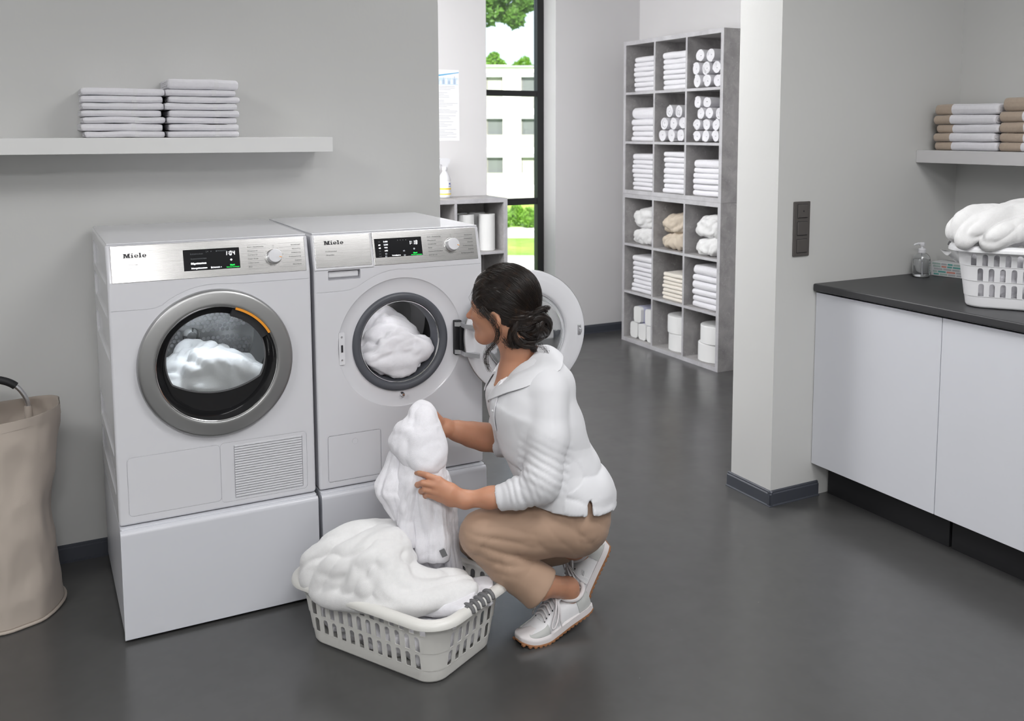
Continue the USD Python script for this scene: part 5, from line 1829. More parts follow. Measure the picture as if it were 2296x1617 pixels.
palmL = chain((1042, 1120, -.040, .0215), (1012, 1098, -.046, .0165), (984, 1078, -.048, .0118)) + chain((1042, 1120, -.040, .0215), (1008, 1104, -.050, .017), (977, 1089, -.053, .0120)) + \
    chain((1042, 1121, -.040, .0215), (1006, 1112, -.050, .017), (977, 1103, -.053, .0116)) + chain((1042, 1122, -.040, .0215), (1010, 1122, -.045, .0165), (984, 1117, -.047, .0108))
fingL = [fin((984, 1077, -.048, .0108), (958, 1066, -.046, .0088), (940, 1061, -.030, .0078), (930, 1061, -.012, .0068)),
         fin((977, 1088, -.053, .0112), (948, 1083, -.055, .0092), (936, 1087, -.037, .0082), (940, 1093, -.018, .0070)),
         fin((977, 1103, -.053, .0108), (953, 1098, -.053, .0090), (944, 1102, -.035, .0080), (949, 1108, -.016, .0068)),
         fin((984, 1117, -.047, .0100), (960, 1110, -.047, .0080), (953, 1113, -.031, .0072), (959, 1118, -.014, .0062)),
         fin((1024, 1106, -.022, .0165), (1000, 1092, .002, .0118), (980, 1080, .020, .0095), (966, 1074, .030, .0080))]
wristL = chain((1100, 1116, -.05, .029), (1046, 1120, -.040, .0232))
cl_ = [A(a, b, w) for a in (915, 1112) for b in (1040, 1150) for w in (-.09, .05)]
handL = boxed(hand_fn(palmL, fingL, wristL), np.min(cl_, 0) - .03, np.max(cl_, 0) + .03)
palmR = chain((996, 958, .185, .0225), (975, 945, .170, .018), (958, 925, .155, .0125)) + chain((996, 958, .185, .0225), (968, 950, .165, .018), (945, 935, .150, .0125)) + \
    chain((996, 960, .185, .0225), (966, 958, .160, .017), (940, 948, .145, .0120)) + chain((996, 962, .185, .021), (966, 966, .158, .016), (942, 960, .142, .0108))
fingR = [fin((958, 925, .155, .0108), (935, 912, .135, .009), (926, 915, .112, .008), (924, 924, .098, .007)), fin((945, 935, .150, .011), (926, 925, .130, .0092), (921, 928, .108, .0082), (923, 936, .092, .007)),
         fin((940, 948, .145, .0108), (922, 940, .125, .009), (919, 944, .104, .008), (924, 952, .090, .0068)), fin((942, 960, .142, .010), (926, 956, .122, .008), (923, 960, .104, .0072), (929, 966, .092, .0062)),
         fin((985, 945, .165, .0165), (968, 922, .135, .0118), (957, 912, .112, .0095), (950, 912, .095, .008))]
wristR = chain((1028, 967, .212, .0295), (996, 958, .185, .0245))
cr_ = [A(a, b, w) for a in (905, 1045) for b in (895, 1000) for w in (.06, .24)]
handR = boxed(hand_fn(palmR, fingR, wristR), np.min(cr_, 0) - .03, np.max(cr_, 0) + .03)

body_ch = [TORSO_L, TORSO_R, *HIPS, *YOKE, ARM_L, FORE_L, ARM_R, FORE_R, THIGH_L, SHIN_L, THIGH_R, SHIN_R]
ANK = [[(ankL[0] * .0 + A(1215, 1312, -.012), .036), (ankL[0], .031), (ankL[1], .028)], [(A(1240, 1232, .28), .040), (ankR[0], .032), (ankR[1], .028)]]
thin = lambda chs, g: [[(a, b, w, max(r - g, .012)) for a, b, w, r in ch] for ch in chs]
inner = thin([TORSO_L, TORSO_R, *HIPS, *YOKE, THIGH_L, THIGH_R, SHIN_R], .016) + thin([ARM_L], .013) + thin([ARM_R], .010) + [FORE_L, FORE_R] + thin([SHIN_L], .022)
# keep the covered part of the near forearm inside its sleeve
inner = [[(a, b, w, r - .009 if (ch is FORE_L and a > 1110) else r) for a, b, w, r in ch] for ch in inner] + ANK
lo_, hi_ = box_of(body_ch, .14)
headF = boxed(head_neck, HO - [.17, .17, .26], HO + [.17, .17, .16])
trunk_fn = sdf_of(inner, .022)


def body_fn(p):
    d = np.minimum(trunk_fn(p), handL(p))
    return np.minimum(np.minimum(d, handR(p)), headF(p))


body = taubin(snets(body_fn, lo_, hi_ + [0, 0, .18], .0032), 3)
PB = A(1170, 1400, .05)
PB[2] = 0
P = thing("person", "crouching woman in white polo shirt and beige trousers lifting a white towel from the basket", "person", PB)
part(P, "body", body, M["skin"], smooth=True)
for s in (-1, 1):
    part(P, "eye", mv(trimesh.creation.icosphere(3, .0113), *H(.0845, s * .031, -.010)), M["eyewhite"], smooth=True)
    part(P, "iris", mv(trimesh.creation.icosphere(2, .0056), *H(.0912, s * .0315, -.0105)), M["iris"], smooth=True)
    lash = [H(.0935 - .0016 * abs(k), s * (.031 + .0048 * k), -.0040 - .0010 * abs(k)) for k in (-2, -1, 0, 1, 2)]
    part(P, "eyelashes", tube(catmull(lash, 12), .0017, 6), M["hair"], smooth=True)
    brow = [H(.094 - .0020 * k * k, s * (.018 + .0085 * k), .0175 + .0022 * min(k, 2) - .0012 * max(k - 2, 0)) for k in (0, 1, 2, 3)]
    part(P, "eyebrow", tube(catmull(brow, 12), np.linspace(.0032, .0012, 12), 8), M["hair"], smooth=True)


def lip_fn(p):
    q = ((p - HO.astype(np.float32)) @ HM.T.astype(np.float32))
    d = smin(cone_sdf(q, (.1045, .004, -.0600), (.0945, .0205, -.0640), .0052, .0022), cone_sdf(q, (.1045, -.004, -.0600), (.0945, -.0205, -.0640), .0052, .0022), .004)
    e = smin(cone_sdf(q, (.1020, .004, -.0705), (.0940, .0190, -.0655), .0062, .0022), cone_sdf(q, (.1020, -.004, -.0705), (.0940, -.0190, -.0655), .0062, .0022), .004)
    return np.minimum(d, e)


part(P, "lips", snets(lip_fn, HO - [.16, .16, .12], HO + [.16, .16, .02], .0018), M["lips"], smooth=True)

# --- shirt
def wrinkle(v, n, amp, s, seed, stretch=(1, 1, 1)):
    return v + n * (folds(v * np.array(stretch), s, seed) * amp)[:, None]


cuffL_a, cuffL_b = A(1117, 1115, -.052), A(1150, 1106, -.058)
cuffR_a, cuffR_b = A(1108, 985, .272), A(1135, 1000, .28)
SL_L = [(1226, 884, .012, .062), (1228, 980, -.035, .0575), (1216, 1072, -.066, .0545), (1212, 1090, -.066, .0530)]
SF_L = [(1214, 1088, -.066, .0525), (1160, 1107, -.059, .0435), (1119, 1117, -.053, .0335), (1106, 1119, -.052, .032)]
SL_R = [(1160, 858, .30, .058), (1140, 925, .30, .054), (1124, 985, .278, .052), (1108, 985, .272, .050)]
shirt_torso = sdf_of([TORSO_L, TORSO_R, *YOKE, HIPS[0], HIPS[1]], .03, .006)
sl_up = sdf_of([SL_L], .02)
sl_fo = sdf_of([SF_L], .02)
sl_r = sdf_of([SL_R], .02)

def plane_cut(p, a, nrm):
    return (p - np.asarray(a, np.float32)) @ np.asarray(nrm, np.float32)




def shirt_fn(p):
    fo = np.maximum(sl_fo(p), plane_cut(p, A(1117, 1117, -.053), -unit(A(1160, 1107, -.059) - A(1117, 1117, -.053))))
    ar = smin(sl_up(p), fo, .015)
    rt = np.maximum(sl_r(p), plane_cut(p, A(1110, 1000, .272), -unit(RIGHT * .95 + np.array([0, 0, .25]))))
    d = smin(smin(shirt_torso(p), ar, .012), rt, .02)
    d = smax(d, -cone_sdf(p, neck_lo + [0, 0, .02], A(1141, 852, .085), .074, .018), .010)
    d = smax(d, -cone_sdf(p, neck_lo + [0, 0, .02], neck_lo + [0, 0, .2], .074, .08), .010)
    # the hem, with a slit at the side seam
    q = p - slit_c.astype(np.float32)
    s_, z_, w_ = q @ RIGHT.astype(np.float32), q[:, 2], q @ HD.astype(np.float32)
    hem = -z_ - .10 * s_
    hem = np.maximum(hem, np.where(w_ < .12, np.minimum(np.clip(.002 + (.045 - z_) * .20, 0, .02) - np.abs(s_), .045 - z_), -1) * .7)
    low = np.where((ar < .004) & (ar < shirt_torso(p)), -1, hem)
    return np.maximum(d, low)


slit_c = A(1322, 1147, -.02)
SH = [[(1262, 1090, .07, .122), (1284, 1128, .065, .124), (1292, 1158, .055, .112)], [(1262, 1090, .21, .118), (1284, 1128, .20, .122), (1290, 1158, .21, .110)]]
shirt_torso = sdf_of([TORSO_L, TORSO_R, *YOKE, *SH], .03, .006)
lo_, hi_ = box_of([TORSO_L, TORSO_R, *YOKE, *HIPS, SL_L, SF_L, SL_R], .15)
sv = taubin(snets(shirt_fn, lo_, hi_, .0046), 2)
v, f = sv
n = vnormals(sv)
fold = folds(v * np.array([1, 1, 1.0]), .17, 12)
# sleeve rings gathered towards the elbow and forearm
el = A(1214, 1086, -.066)
ax = unit(A(1117, 1117, -.053) - el)
tt = (v - el) @ ax
rr = np.linalg.norm((v - el) - tt[:, None] * ax, axis=1)
g = np.exp(-((tt - .055) / .05) ** 2) * (rr < .075)
ph = tt * 330 + 2.2 * (meshkit.fbm(v * 14, 2, 3) - .5) * 6
ring_ = (np.abs(np.sin(ph / 2)) ** .7 - .6)
ua = unit(A(1228, 950, -.02) - el)
tu = (v - el) @ ua
ru = np.linalg.norm((v - el) - tu[:, None] * ua, axis=1)
g2 = np.exp(-((tu - .05) / .06) ** 2) * (ru < .08)
diag = np.abs(np.sin((tu * 120 + (v - el) @ RIGHT * 55 + 3 * meshkit.fbm(v * 9, 2, 8)))) ** .7 - .6
# cloth pulled from the shoulder blade and bunched at the waist
wst = np.exp(-((v[:, 2] - A(1250, 1055, .1)[2]) / .085) ** 2)
bun_ = np.abs(np.sin((v[:, 2] * 42 + (v @ RIGHT) * 14 + 4.5 * meshkit.fbm(v * 6, 3, 5)) * 1.0)) ** .6 - .6
dsp_ = fold * .0022 + ring_ * g * .0055 + diag * g2 * .0045 + bun_ * wst * .0078 * (ru > .075) * (rr > .06)
v = v + n * dsp_[:, None]
part(P, "polo_shirt", taubin((v, f), 2), M["shirt"], smooth=True)
shirt_prim = stage.GetPrimAtPath(str(P.GetPath()) + "/polo_shirt")


def px_line(pts, n=16):
    return catmull([A(*q) for q in pts], n)


NA = unit(H(-.026, 0, -.075) - neck_lo)
NS = unit(-HD - NA * (-HD @ NA))
NF = np.cross(NS, NA)
if NF @ RIGHT > 0:
    NF = -NF


def collar_leaf(p0, p1, n=34, m=9):
    ph = np.radians(np.linspace(p0, p1, n))
    g = []
    for j in range(m):
        t = j / (m - 1)
        e = np.clip(1 - np.minimum(np.abs(ph - ph[0]), np.abs(ph - ph[-1])) / math.radians(55), 0, 1) * (np.cos(ph) > 0)
        h = .021 - .045 * np.cos(ph) - t * (.042 + .028 * e)
        r = .0620 - .003 * np.cos(ph) + .034 * t ** .8 + .010 * math.sin(PI * min(t * 2, 1)) * (t < .5)
        a = ph + np.sign(math.radians(180) - ph) * -.0 * t
        g.append(neck_lo + NA * h[:, None] + r[:, None] * (np.cos(a)[:, None] * NF + np.sin(a)[:, None] * NS))
    g = np.array(g)
    q = g.reshape(-1, 3)
    rad = q - neck_lo
    rad -= (rad @ NA)[:, None] * NA
    rad /= np.linalg.norm(rad, axis=1, keepdims=True)
    rad = rad + .25 * np.array([0, 0, 1.0])
    off = np.repeat(np.linspace(.004, .0085, m), n)
    for _ in range(8):
        d = shirt_fn(q.astype(np.float32))
        q = q + rad * np.clip(off - d, 0, .01)[:, None]
    return q.reshape(m, n, 3)


def thick_sheet(g, th):
    m, n = g.shape[:2]
    nn = np.cross(np.gradient(g, axis=1), np.gradient(g, axis=0))
    nn /= np.linalg.norm(nn, axis=2, keepdims=True) + 1e-9
    v = np.vstack([(g + nn * th / 2).reshape(-1, 3), (g - nn * th / 2).reshape(-1, 3)])
    N, f = m * n, []
    for i in range(m - 1):
        for j in range(n - 1):
            q = (i * n + j, i * n + j + 1, (i + 1) * n + j + 1, (i + 1) * n + j)
            f.append(q), f.append(tuple(x + N for x in q[::-1]))
    edge = list(range(n)) + [i * n + n - 1 for i in range(1, m)] + [(m - 1) * n + j for j in range(n - 2, -1, -1)] + [i * n for i in range(m - 2, 0, -1)]
    for i in range(len(edge)):
        a_, b_ = edge[i], edge[(i + 1) % len(edge)]
        f.append((b_, a_, a_ + N, b_ + N))
    v, f = arrays_of((v, np.array(f)))
    t = trimesh.Trimesh(v, f, process=False)
    trimesh.repair.fix_normals(t)
    return np.array(t.vertices), np.array(t.faces)


part(shirt_prim, "collar", thick_sheet(collar_leaf(22, 336), .0032), M["shirt"], smooth=40, label="turned down polo collar")
pa = px_line([(1122, 852, .085), (1112, 890, .060), (1106, 930, .052), (1111, 958, .054)])
pb = px_line([(1136, 856, .080), (1128, 892, .046), (1121, 932, .038), (1122, 960, .040)])
pg = np.array([pa * (1 - t) + pb * t for t in np.linspace(0, 1, 5)])
for _ in range(10):
    dd_ = shirt_fn(pg.reshape(-1, 3).astype(np.float32)).reshape(5, -1)
    pg = pg + unit(-HD - RIGHT * .5) * np.clip(.0035 - dd_, -.02, .02)[..., None]
part(shirt_prim, "placket", thick_sheet(pg, .0025), M["shirt"], smooth=40)
for (a, b, w) in ((1124, 878, .052), (1117, 915, .040)):
    q = A(a, b, w)
    for _ in range(10):
        q = q + unit(-HD - RIGHT * .5) * float(np.clip(.005 - shirt_fn(q[None].astype(np.float32))[0], -.02, .02))
    part(shirt_prim, "button", mv(trimesh.creation.icosphere(2, .0042), *q), M["stitch"], smooth=True)

# --- trousers
TH_L = [(1287, 1172, .045, .095), (1190, 1184, .015, .084), (1084, 1197, -.022, .069)]
TS_L = [(1082, 1203, -.024, .067), (1140, 1268, -.022, .0605), (1212, 1320, -.015, .066), (1232, 1336, -.012, .067)]
TH_R = [(1287, 1168, .215, .092), (1180, 1185, .21, .079), (1076, 1205, .185, .065)]
TS_R = [(1078, 1210, .19, .062), (1180, 1240, .25, .055), (1262, 1228, .30, .052)]
tfn_ = sdf_of([[(1262, 1098, .09, .108), (1285, 1132, .075, .112), (1294, 1172, .058, .098)], [(1262, 1098, .20, .108), (1285, 1132, .20, .11), (1292, 1170, .215, .097)], TH_L, TH_R, TS_R], .028)
tfl_ = sdf_of([TH_L, TS_L], .012)
t_dir = unit(A(1232, 1338, -.012) - A(1140, 1268, -.022))
t_end = A(1213, 1321, -.015)


def trouser_fn(p):
    d = smin(tfn_(p), tfl_(p), .010)
    nr = cone_sdf(p, A(1190, 1305, -.018), A(1245, 1345, -.012), .095, .10) < 0
    hem = plane_cut(p, t_end, unit(t_dir * .96 + np.array([0, 0, 0.0])))
    d = np.where(nr, np.maximum(d, hem), d)
    # hollow cuff
    d = smax(d, -cone_sdf(p, A(1205, 1315, -.015), A(1250, 1348, -.012), .055, .060), .003)
    return d


lo_, hi_ = box_of([TH_L, TS_L, TH_R, TS_R, HIPS[0], HIPS[1]], .14)
tv = taubin(snets(trouser_fn, lo_, hi_, .0048), 2)
v, f = tv
n = vnormals(tv)
kn = A(1120, 1222, -.07)
dk = np.linalg.norm(v - kn, axis=1)
kd = unit(RIGHT * .95 + np.array([0, 0, -.25]))
q_ = (v - kn) @ np.cross(kd, HD)
crease = (np.abs(np.sin(q_ * 95 + 3 * meshkit.fbm(v * 10, 2, 9))) ** .7 - .6) * np.exp(-(dk / .085) ** 2)
hp2 = A(1310, 1165, .0)
dh = np.linalg.norm(v - hp2, axis=1)
q2 = (v - hp2) @ unit(RIGHT * .8 + np.array([0, 0, .6]))
pull = (np.abs(np.sin(q2 * 60 + 3.0 * meshkit.fbm(v * 7, 2, 4))) ** .6 - .6) * np.exp(-(dh / .13) ** 2)
v = v + n * (folds(v, .13, 33) * .0030 + crease * .0062 + pull * .0040)[:, None]
part(P, "trousers", taubin((v, f), 2), M["trousers"], smooth=True)

# --- hair
HCUT_U = [-.20, -.105, -.085, -.062, -.046, -.032, -.012, .02, .06, .2]
HCUT_F = [-.06, -.046, -.034, -.018, .022, .052, .082, .093, .088, .06]


HB = HM @ (A(1192, 735, .135) - HO)


def hair_fn(p):
    q = ((p - HO.astype(np.float32)) @ HM.T.astype(np.float32))
    d = ell_sdf(q, (-.006, 0, .018), (.107, .0855, .106))
    d = smin(d, ell_sdf(q, (.040, 0, .030), (.062, .068, .068)), .02)
    d = smin(d, ell_sdf(q, (-.048, 0, -.046), (.048, .058, .052)), .03)
    d = smin(d, cone_sdf(q, (-.055, .012, -.040), HB, .050, .036), .02)
    cut = q[:, 0] - np.interp(q[:, 2], HCUT_U, HCUT_F) - .012 * (np.abs(q[:, 1]) < .03) * (q[:, 2] > .0) * 0
    return smax(d, cut, .010)


def flow_grooves(v, n, amp):
    """Fine strands combed towards the knot of hair."""
    q = (v - HO) @ HM.T
    b = q - np.array([-.100, .0, -.050])
    a = np.arctan2(b[:, 2] + .0, -b[:, 1] * 1.0 + 1e-9)
    g = meshkit.noise(np.stack([a * 22, np.linalg.norm(b, axis=1) * 6, 0 * a], 1), 3) + .5 * meshkit.noise(np.stack([a * 60, np.linalg.norm(b, axis=1) * 9, 0 * a + 5], 1), 4)
    return v + n * ((g - .75) * amp)[:, None]


hm_ = taubin(snets(hair_fn, HO - [.18, .18, .16], HO + [.18, .18, .16], .0035), 3)
hm_ = (flow_grooves(hm_[0], vnormals(hm_), .0055), hm_[1])
hair = part(P, "hair", hm_, M["hair"], smooth=True, label="dark brown hair pinned in a low bun")
BUN = A(1198, 733, .135)
rg = np.random.default_rng(17)
coils, strands = [], []


def add_strands(path, rad, n, jitter, tw=1.5, w0=.0011):
    path = np.asarray(path)
    t = np.gradient(path, axis=0)
    t /= np.linalg.norm(t, axis=1, keepdims=True) + 1e-9
    a0 = np.cross(t, [.3, .2, .9])
    a0 /= np.linalg.norm(a0, axis=1, keepdims=True) + 1e-9
    b0 = np.cross(t, a0)
    for _ in range(n):
        ph, rr_ = rg.uniform(0, 2 * PI), rad * rg.uniform(.80, 1.10)
        s = np.linspace(0, 1, len(path))
        an = ph + tw * s
        rr_ = np.broadcast_to(rr_, (len(path),)) if np.ndim(rr_) == 0 else rr_
        p = path + (np.cos(an)[:, None] * a0 + np.sin(an)[:, None] * b0) * rr_[:, None]
        p = p + (np.stack([meshkit.noise(np.stack([s * 4 + rg.uniform(0, 90), 0 * s, 0 * s], 1), 3 + k) for k in range(3)], 1) - .5) * jitter
        strands.append((p, w0 * rg.uniform(.7, 1.2)))


for k in range(9):
    cen = np.array([0, 0, 0.0])
    axis = unit(HL * rg.uniform(.4, 1) + HF * rg.uniform(-.6, .6) + HU * rg.uniform(-.6, .6))
    e1 = unit(np.cross(axis, [.2, .5, .8]))
    e2 = np.cross(axis, e1)
    R0 = rg.uniform(.026, .042)
    a = np.linspace(0, 2 * PI * rg.uniform(.75, 1.1), 26) + rg.uniform(0, 6)
    off = axis * rg.uniform(-.026, .030)
    path = BUN + off + R0 * (np.cos(a)[:, None] * e1 + np.sin(a)[:, None] * e2) * np.array([1, 1, .95]) + axis * (.012 * np.sin(a * 1.5))[:, None]
    rad = (.0155 * np.sin(np.linspace(.25, PI - .25, 26)) ** .5) * rg.uniform(.8, 1.15)
    coils.append(tube(path, rad, 14))
    add_strands(path, rad, 70, .006)
coils.append(mv(trimesh.creation.icosphere(3, .034), *BUN))
for q_, r_ in (((1168, 752, .135), .030), ((1182, 762, .135), .024), ((1158, 742, .13), .028)):
    coils.append(mv(trimesh.creation.icosphere(3, r_), *A(*q_)))
for tip in ((1232, 690, .12), (1226, 700, .10)):
    path = catmull([A(1175, 735, .10), A(1195, 705, .09), A(1218, 693, .10), A(*tip)], 20)
    rad = np.linspace(.013, .004, 20)
    coils.append(tube(path, rad, 12))
    add_strands(path, rad, 60, .008)
for pts in ([(1150, 728, .095), (1172, 748, .090), (1192, 757, .098), (1206, 752, .11)], [(1152, 748, .098), (1170, 764, .092), (1190, 768, .10), (1204, 764, .11)], [(1150, 740, .08), (1146, 768, .075), (1158, 776, .08), (1178, 768, .09)], [(1160, 720, .075), (1152, 750, .07), (1165, 772, .075), (1195, 778, .09)], [(1190, 770, .10), (1196, 782, .10), (1199, 789, .10)]):
    path = catmull([A(*q) for q in pts], 20)
    rad = np.linspace(.012, .005, 20)
    coils.append(tube(path, rad, 12))
    add_strands(path, rad, 50, .008)
bunm = cat(coils)
bunm = (bunm[0] + vnormals(bunm) * ((meshkit.noise(bunm[0] * np.array([210, 210, 90]), 3) - .5) * .004)[:, None], bunm[1])
part(hair, "bun", bunm, M["hair"], smooth=True)
# scalp strands combed back to the bun
bl_dir = np.linalg.inv(np.diag([.107, .0855, .106])) @ (np.array([-.095, .010, -.045]) - np.array([-.006, 0, .018]))
bl_dir /= np.linalg.norm(bl_dir)
for _ in range(2900):
    d = rg.normal(size=3)
    d /= np.linalg.norm(d)
    if rg.uniform() < .7:
        d[1] = abs(d[1])
    q0 = np.array([-.006, 0, .018]) + d * np.array([.107, .0855, .106])
    if q0[0] > np.interp(q0[2], HCUT_U, HCUT_F) - .002 or q0[2] < -.07:
        continue
    om = math.acos(np.clip(d @ bl_dir, -1, 1))
    s = np.linspace(0, 1, 14)
    dirs = (np.sin((1 - s) * om)[:, None] * d + np.sin(s * om)[:, None] * bl_dir) / math.sin(om)
    lift = 1.002 + rg.uniform(0, .022) * np.sin(PI * s) + rg.uniform(0, .008)
    q = np.array([-.006, 0, .018]) + dirs * np.array([.107, .0855, .106]) * lift[:, None]
    fr = np.clip((q[:, 0] - .055) / .05, 0, 1)        # follow the fuller front
    q[:, 0] += fr * .002
    q += (np.stack([meshkit.noise(np.stack([s * 3 + rg.uniform(0, 90), 0 * s, 0 * s], 1), k) for k in range(3)], 1) - .5) * .006
    strands.append((HO + q @ HM, .0008 * rg.uniform(.7, 1.2)))
# loose locks in front of and behind the ear
for pts, nst in (([(1082, 690, .075), (1104, 715, .065), (1118, 742, .062), (1112, 768, .065), (1096, 785, .07), (1088, 805, .07), (1098, 832, .065)], 24), ([(1086, 700, .07), (1110, 730, .062), (1119, 752, .062), (1108, 775, .066), (1093, 796, .07), (1096, 822, .068)], 16),
                 ([(1130, 760, .07), (1142, 778, .07), (1150, 782, .07)], 20), ([(1205, 770, .10), (1222, 782, .10), (1228, 794, .10)], 10), ([(1066, 640, .09), (1060, 668, .085), (1066, 692, .08), (1085, 712, .072)], 16)):
    path = catmull([A(*q) for q in pts], 22)
    add_strands(path, np.linspace(.0048, .0030, 22), nst, .014, .8, .0008)
for _ in range(0):      # fly-away hairs
    k = rg.integers(1, 3)
    base = [(1090, 612, .14), (1140, 601, .14), (1215, 700, .13)][k]
    p0 = A(base[0] + rg.uniform(-40, 50), base[1] + rg.uniform(-2, 14), base[2] + rg.uniform(-.03, .03))
    p1 = p0 + rg.normal(size=3) * .018 + HU * .006 - HF * .012
    strands.append((catmull([p0, (p0 + p1) / 2 + rg.normal(size=3) * .004, p1], 8), .0005))
bc_ = UsdGeom.BasisCurves.Define(stage, str(hair.GetPath()) + "/strands")
bc_.CreateTypeAttr("linear")
pts_ = np.vstack([p for p, w in strands]) - PB
bc_.CreatePointsAttr([Gf.Vec3f(*map(float, q)) for q in pts_])
bc_.CreateCurveVertexCountsAttr([len(p) for p, w in strands])
bc_.CreateWidthsAttr([float(w * q) for p, w in strands for q in np.linspace(1, .6, len(p))])
bc_.SetWidthsInterpolation("vertex")
UsdShade.MaterialBindingAPI.Apply(bc_.GetPrim()).Bind(M["hair"])
bc_.GetPrim().SetCustomDataByKey("kind", "stuff")

# --- shoes
def shoe(toe, heading, bend, mirror, logo_side):
    d = unit(np.array([heading[0], heading[1], 0]))
    lat = np.array([-d[1], d[0], 0]) * (1 if not mirror else -1)
    pivot, cb, sb_ = .185, math.cos(bend), math.sin(bend)
    LN = .272

    def place(m):
        v, f = arrays_of(m)
        v = v.copy()
        x, z = v[:, 0] - pivot, v[:, 2]
        k = np.clip((.03 - x) / .06, 0, 1)
        k = k * k * (3 - 2 * k)
        ang = bend * k
        # rotate the rear about the ball of the foot
        xr, zr = x * np.cos(ang) + z * np.sin(ang) * 1.0, -x * np.sin(ang) + z * np.cos(ang)
        v[:, 0], v[:, 2] = xr + pivot, zr
        return np.asarray(toe) + (v[:, :1] - LN) * d + v[:, 1:2] * lat + v[:, 2:] * np.array([0, 0, 1.0]), (f if not mirror else f[:, ::-1])

    st = np.array([[0, .020, .060], [.008, .029, .070], [.03, .034, .078], [.06, .035, .074], [.09, .036, .077], [.115, .038, .086], [.14, .041, .080], [.165, .044, .069], [.19, .0455, .056], [.215, .044, .047], [.238, .039, .041], [.256, .030, .035], [.266, .019, .028], [.271, .007, .022]])
    xs = np.linspace(0, .271, 56)
    wv, hv_ = np.interp(xs, st[:, 0], st[:, 1]), np.interp(xs, st[:, 0], st[:, 2])
    from scipy.ndimage import gaussian_filter1d as gf
    wv, hv_ = gf(wv, 1.2), gf(hv_, 1.2)
    z0 = .024

    def surf(x0, x1, t0, t1, grow, n=30, m=30):
        """A patch of the upper: t from -1 (outer side at the sole) over the top (0) to 1."""
        rr = []
        for x in np.linspace(x0, x1, n):
            w, h = np.interp(x, xs, wv) + grow, np.interp(x, xs, hv_) + grow
            a = np.linspace(t0, t1, m) * PI / 2
            rr.append(np.c_[np.full(m, x), np.sign(np.sin(a)) * np.abs(np.sin(a)) ** .75 * w, z0 + np.abs(np.cos(a)) ** .62 * (h - z0)])
        return np.array(rr)

    def patch(x0, x1, t0, t1, grow, thick=.003, n=30, m=24):
        a, b = surf(x0, x1, t0, t1, grow, n, m), surf(x0, x1, t0, t1, grow - thick, n, m)
        v = np.vstack([a.reshape(-1, 3), b.reshape(-1, 3)])
        N = n * m
        f = []
        for i in range(n - 1):
            for j in range(m - 1):
                q = (i * m + j, (i + 1) * m + j, (i + 1) * m + j + 1, i * m + j + 1)
                f.append(q), f.append(tuple(x + N for x in q[::-1]))
        edge = list(range(m)) + [i * m + m - 1 for i in range(1, n)] + [(n - 1) * m + j for j in range(m - 2, -1, -1)] + [i * m for i in range(n - 2, 0, -1)]
        for i in range(len(edge)):
            a_, b_ = edge[i], edge[(i + 1) % len(edge)]
            f.append((a_, b_, b_ + N, a_ + N))
        return arrays_of((v, np.array(f)))

    s = part(P, "sneaker", place(loft([np.vstack([r, np.c_[r[::-1, 0], r[::-1, 1] * .96, np.full(len(r), z0 - .006)]]) for r in surf(.0015, .2705, -1, 1, 0, 56, 26)])), M["leather"], smooth=40, label="white leather sneaker with grey overlays and gum sole")
    # sole: outline, midsole and gum outsole with lugs
    out = np.vstack([np.c_[xs, wv + .0035], np.c_[xs, -(wv + .0035)][::-1]])
    pol = Polygon(out).buffer(.0015)

    def slab(pl, za, zb, step=.012):
        ring = np.array([pl.exterior.interpolate(q, normalized=True).coords[0] for q in np.linspace(0, 1, 90)[:-1]])
        spring = lambda x: np.clip((x - .215) / .056, 0, 1) ** 2 * .014
        lev = [np.c_[ring * sc, np.full(89, z)] for z, sc in ((za, .995), (za + (zb - za) * .5, 1.0), (zb, .992))]
        for l in lev:
            l[:, 2] += spring(l[:, 0])
        # fill the caps with a grid so that they bend
        v, f = loft(lev, False)
        for li, flip in ((0, True), (2, False)):
            pv, pf = trimesh.creation.triangulate_polygon(Polygon(lev[li][:, :2]), engine="earcut")
            from scipy.spatial import cKDTree
            ix = cKDTree(lev[li][:, :2]).query(pv)[1][pf] + li * 89
            f = np.vstack([f, ix if not flip else ix[:, ::-1]])
        t = trimesh.Trimesh(v, f, process=False)
        trimesh.repair.fix_normals(t)
        return np.array(t.vertices), np.array(t.faces)

    part(s, "midsole", place(slab(pol, .0075, .0265)), M["midsole"], smooth=40)
    so_ = part(s, "outsole", place(slab(pol.buffer(.0006), .0025, .0082)), M["gum"], smooth=40, label="brown gum rubber outsole")
    lug = []
    for k in range(17):
        x = .008 + k * .0158
        w = np.interp(x, xs, wv)
        sp_ = max((x - .215) / .056, 0) ** 2 * .014
        for y in (-1, 1):
            lug.append(mv(arrays_of(rbx(x, x + .0095, -.006 + y * (w + .0005), .006 + y * (w + .0005), -.0005, .0060, .001, 6)), 0, 0, sp_))
    part(s, "sole_lugs", place(cat(lug)), M["gum"], kind="stuff")
    part(s, "toe_guard", place(cat(patch(.175, .2700, -1.0, -.50, .0022), patch(.175, .2700, .50, 1.0, .0022), patch(.243, .2700, -.55, .55, .0022))), M["suede"], smooth=40, label="grey suede toe guard")
    part(s, "heel_counter", place(cat(patch(.002, .055, -1.0, -.42, .0022), patch(.002, .055, .42, 1.0, .0022), patch(.002, .022, -.45, .45, .0022))), M["suede"], smooth=40, label="grey suede heel counter")
    for x0 in (.120, .132, .144):
        for ta in (-.98, .55):
            part(s, "side_stripe", place(patch(x0, x0 + .006, ta, ta + .43, .0014, n=5, m=12)), M["leather"], smooth=40)
    a = np.linspace(0, 2 * PI, 41)[:-1]
    part(s, "ankle_collar", place(tube(np.c_[.050 + .044 * np.cos(a), .0295 * np.sin(a), .081 + .009 * np.cos(2 * a) + .004 * np.cos(a)], .0075, 12, closed=True)), M["midsole"], smooth=True)
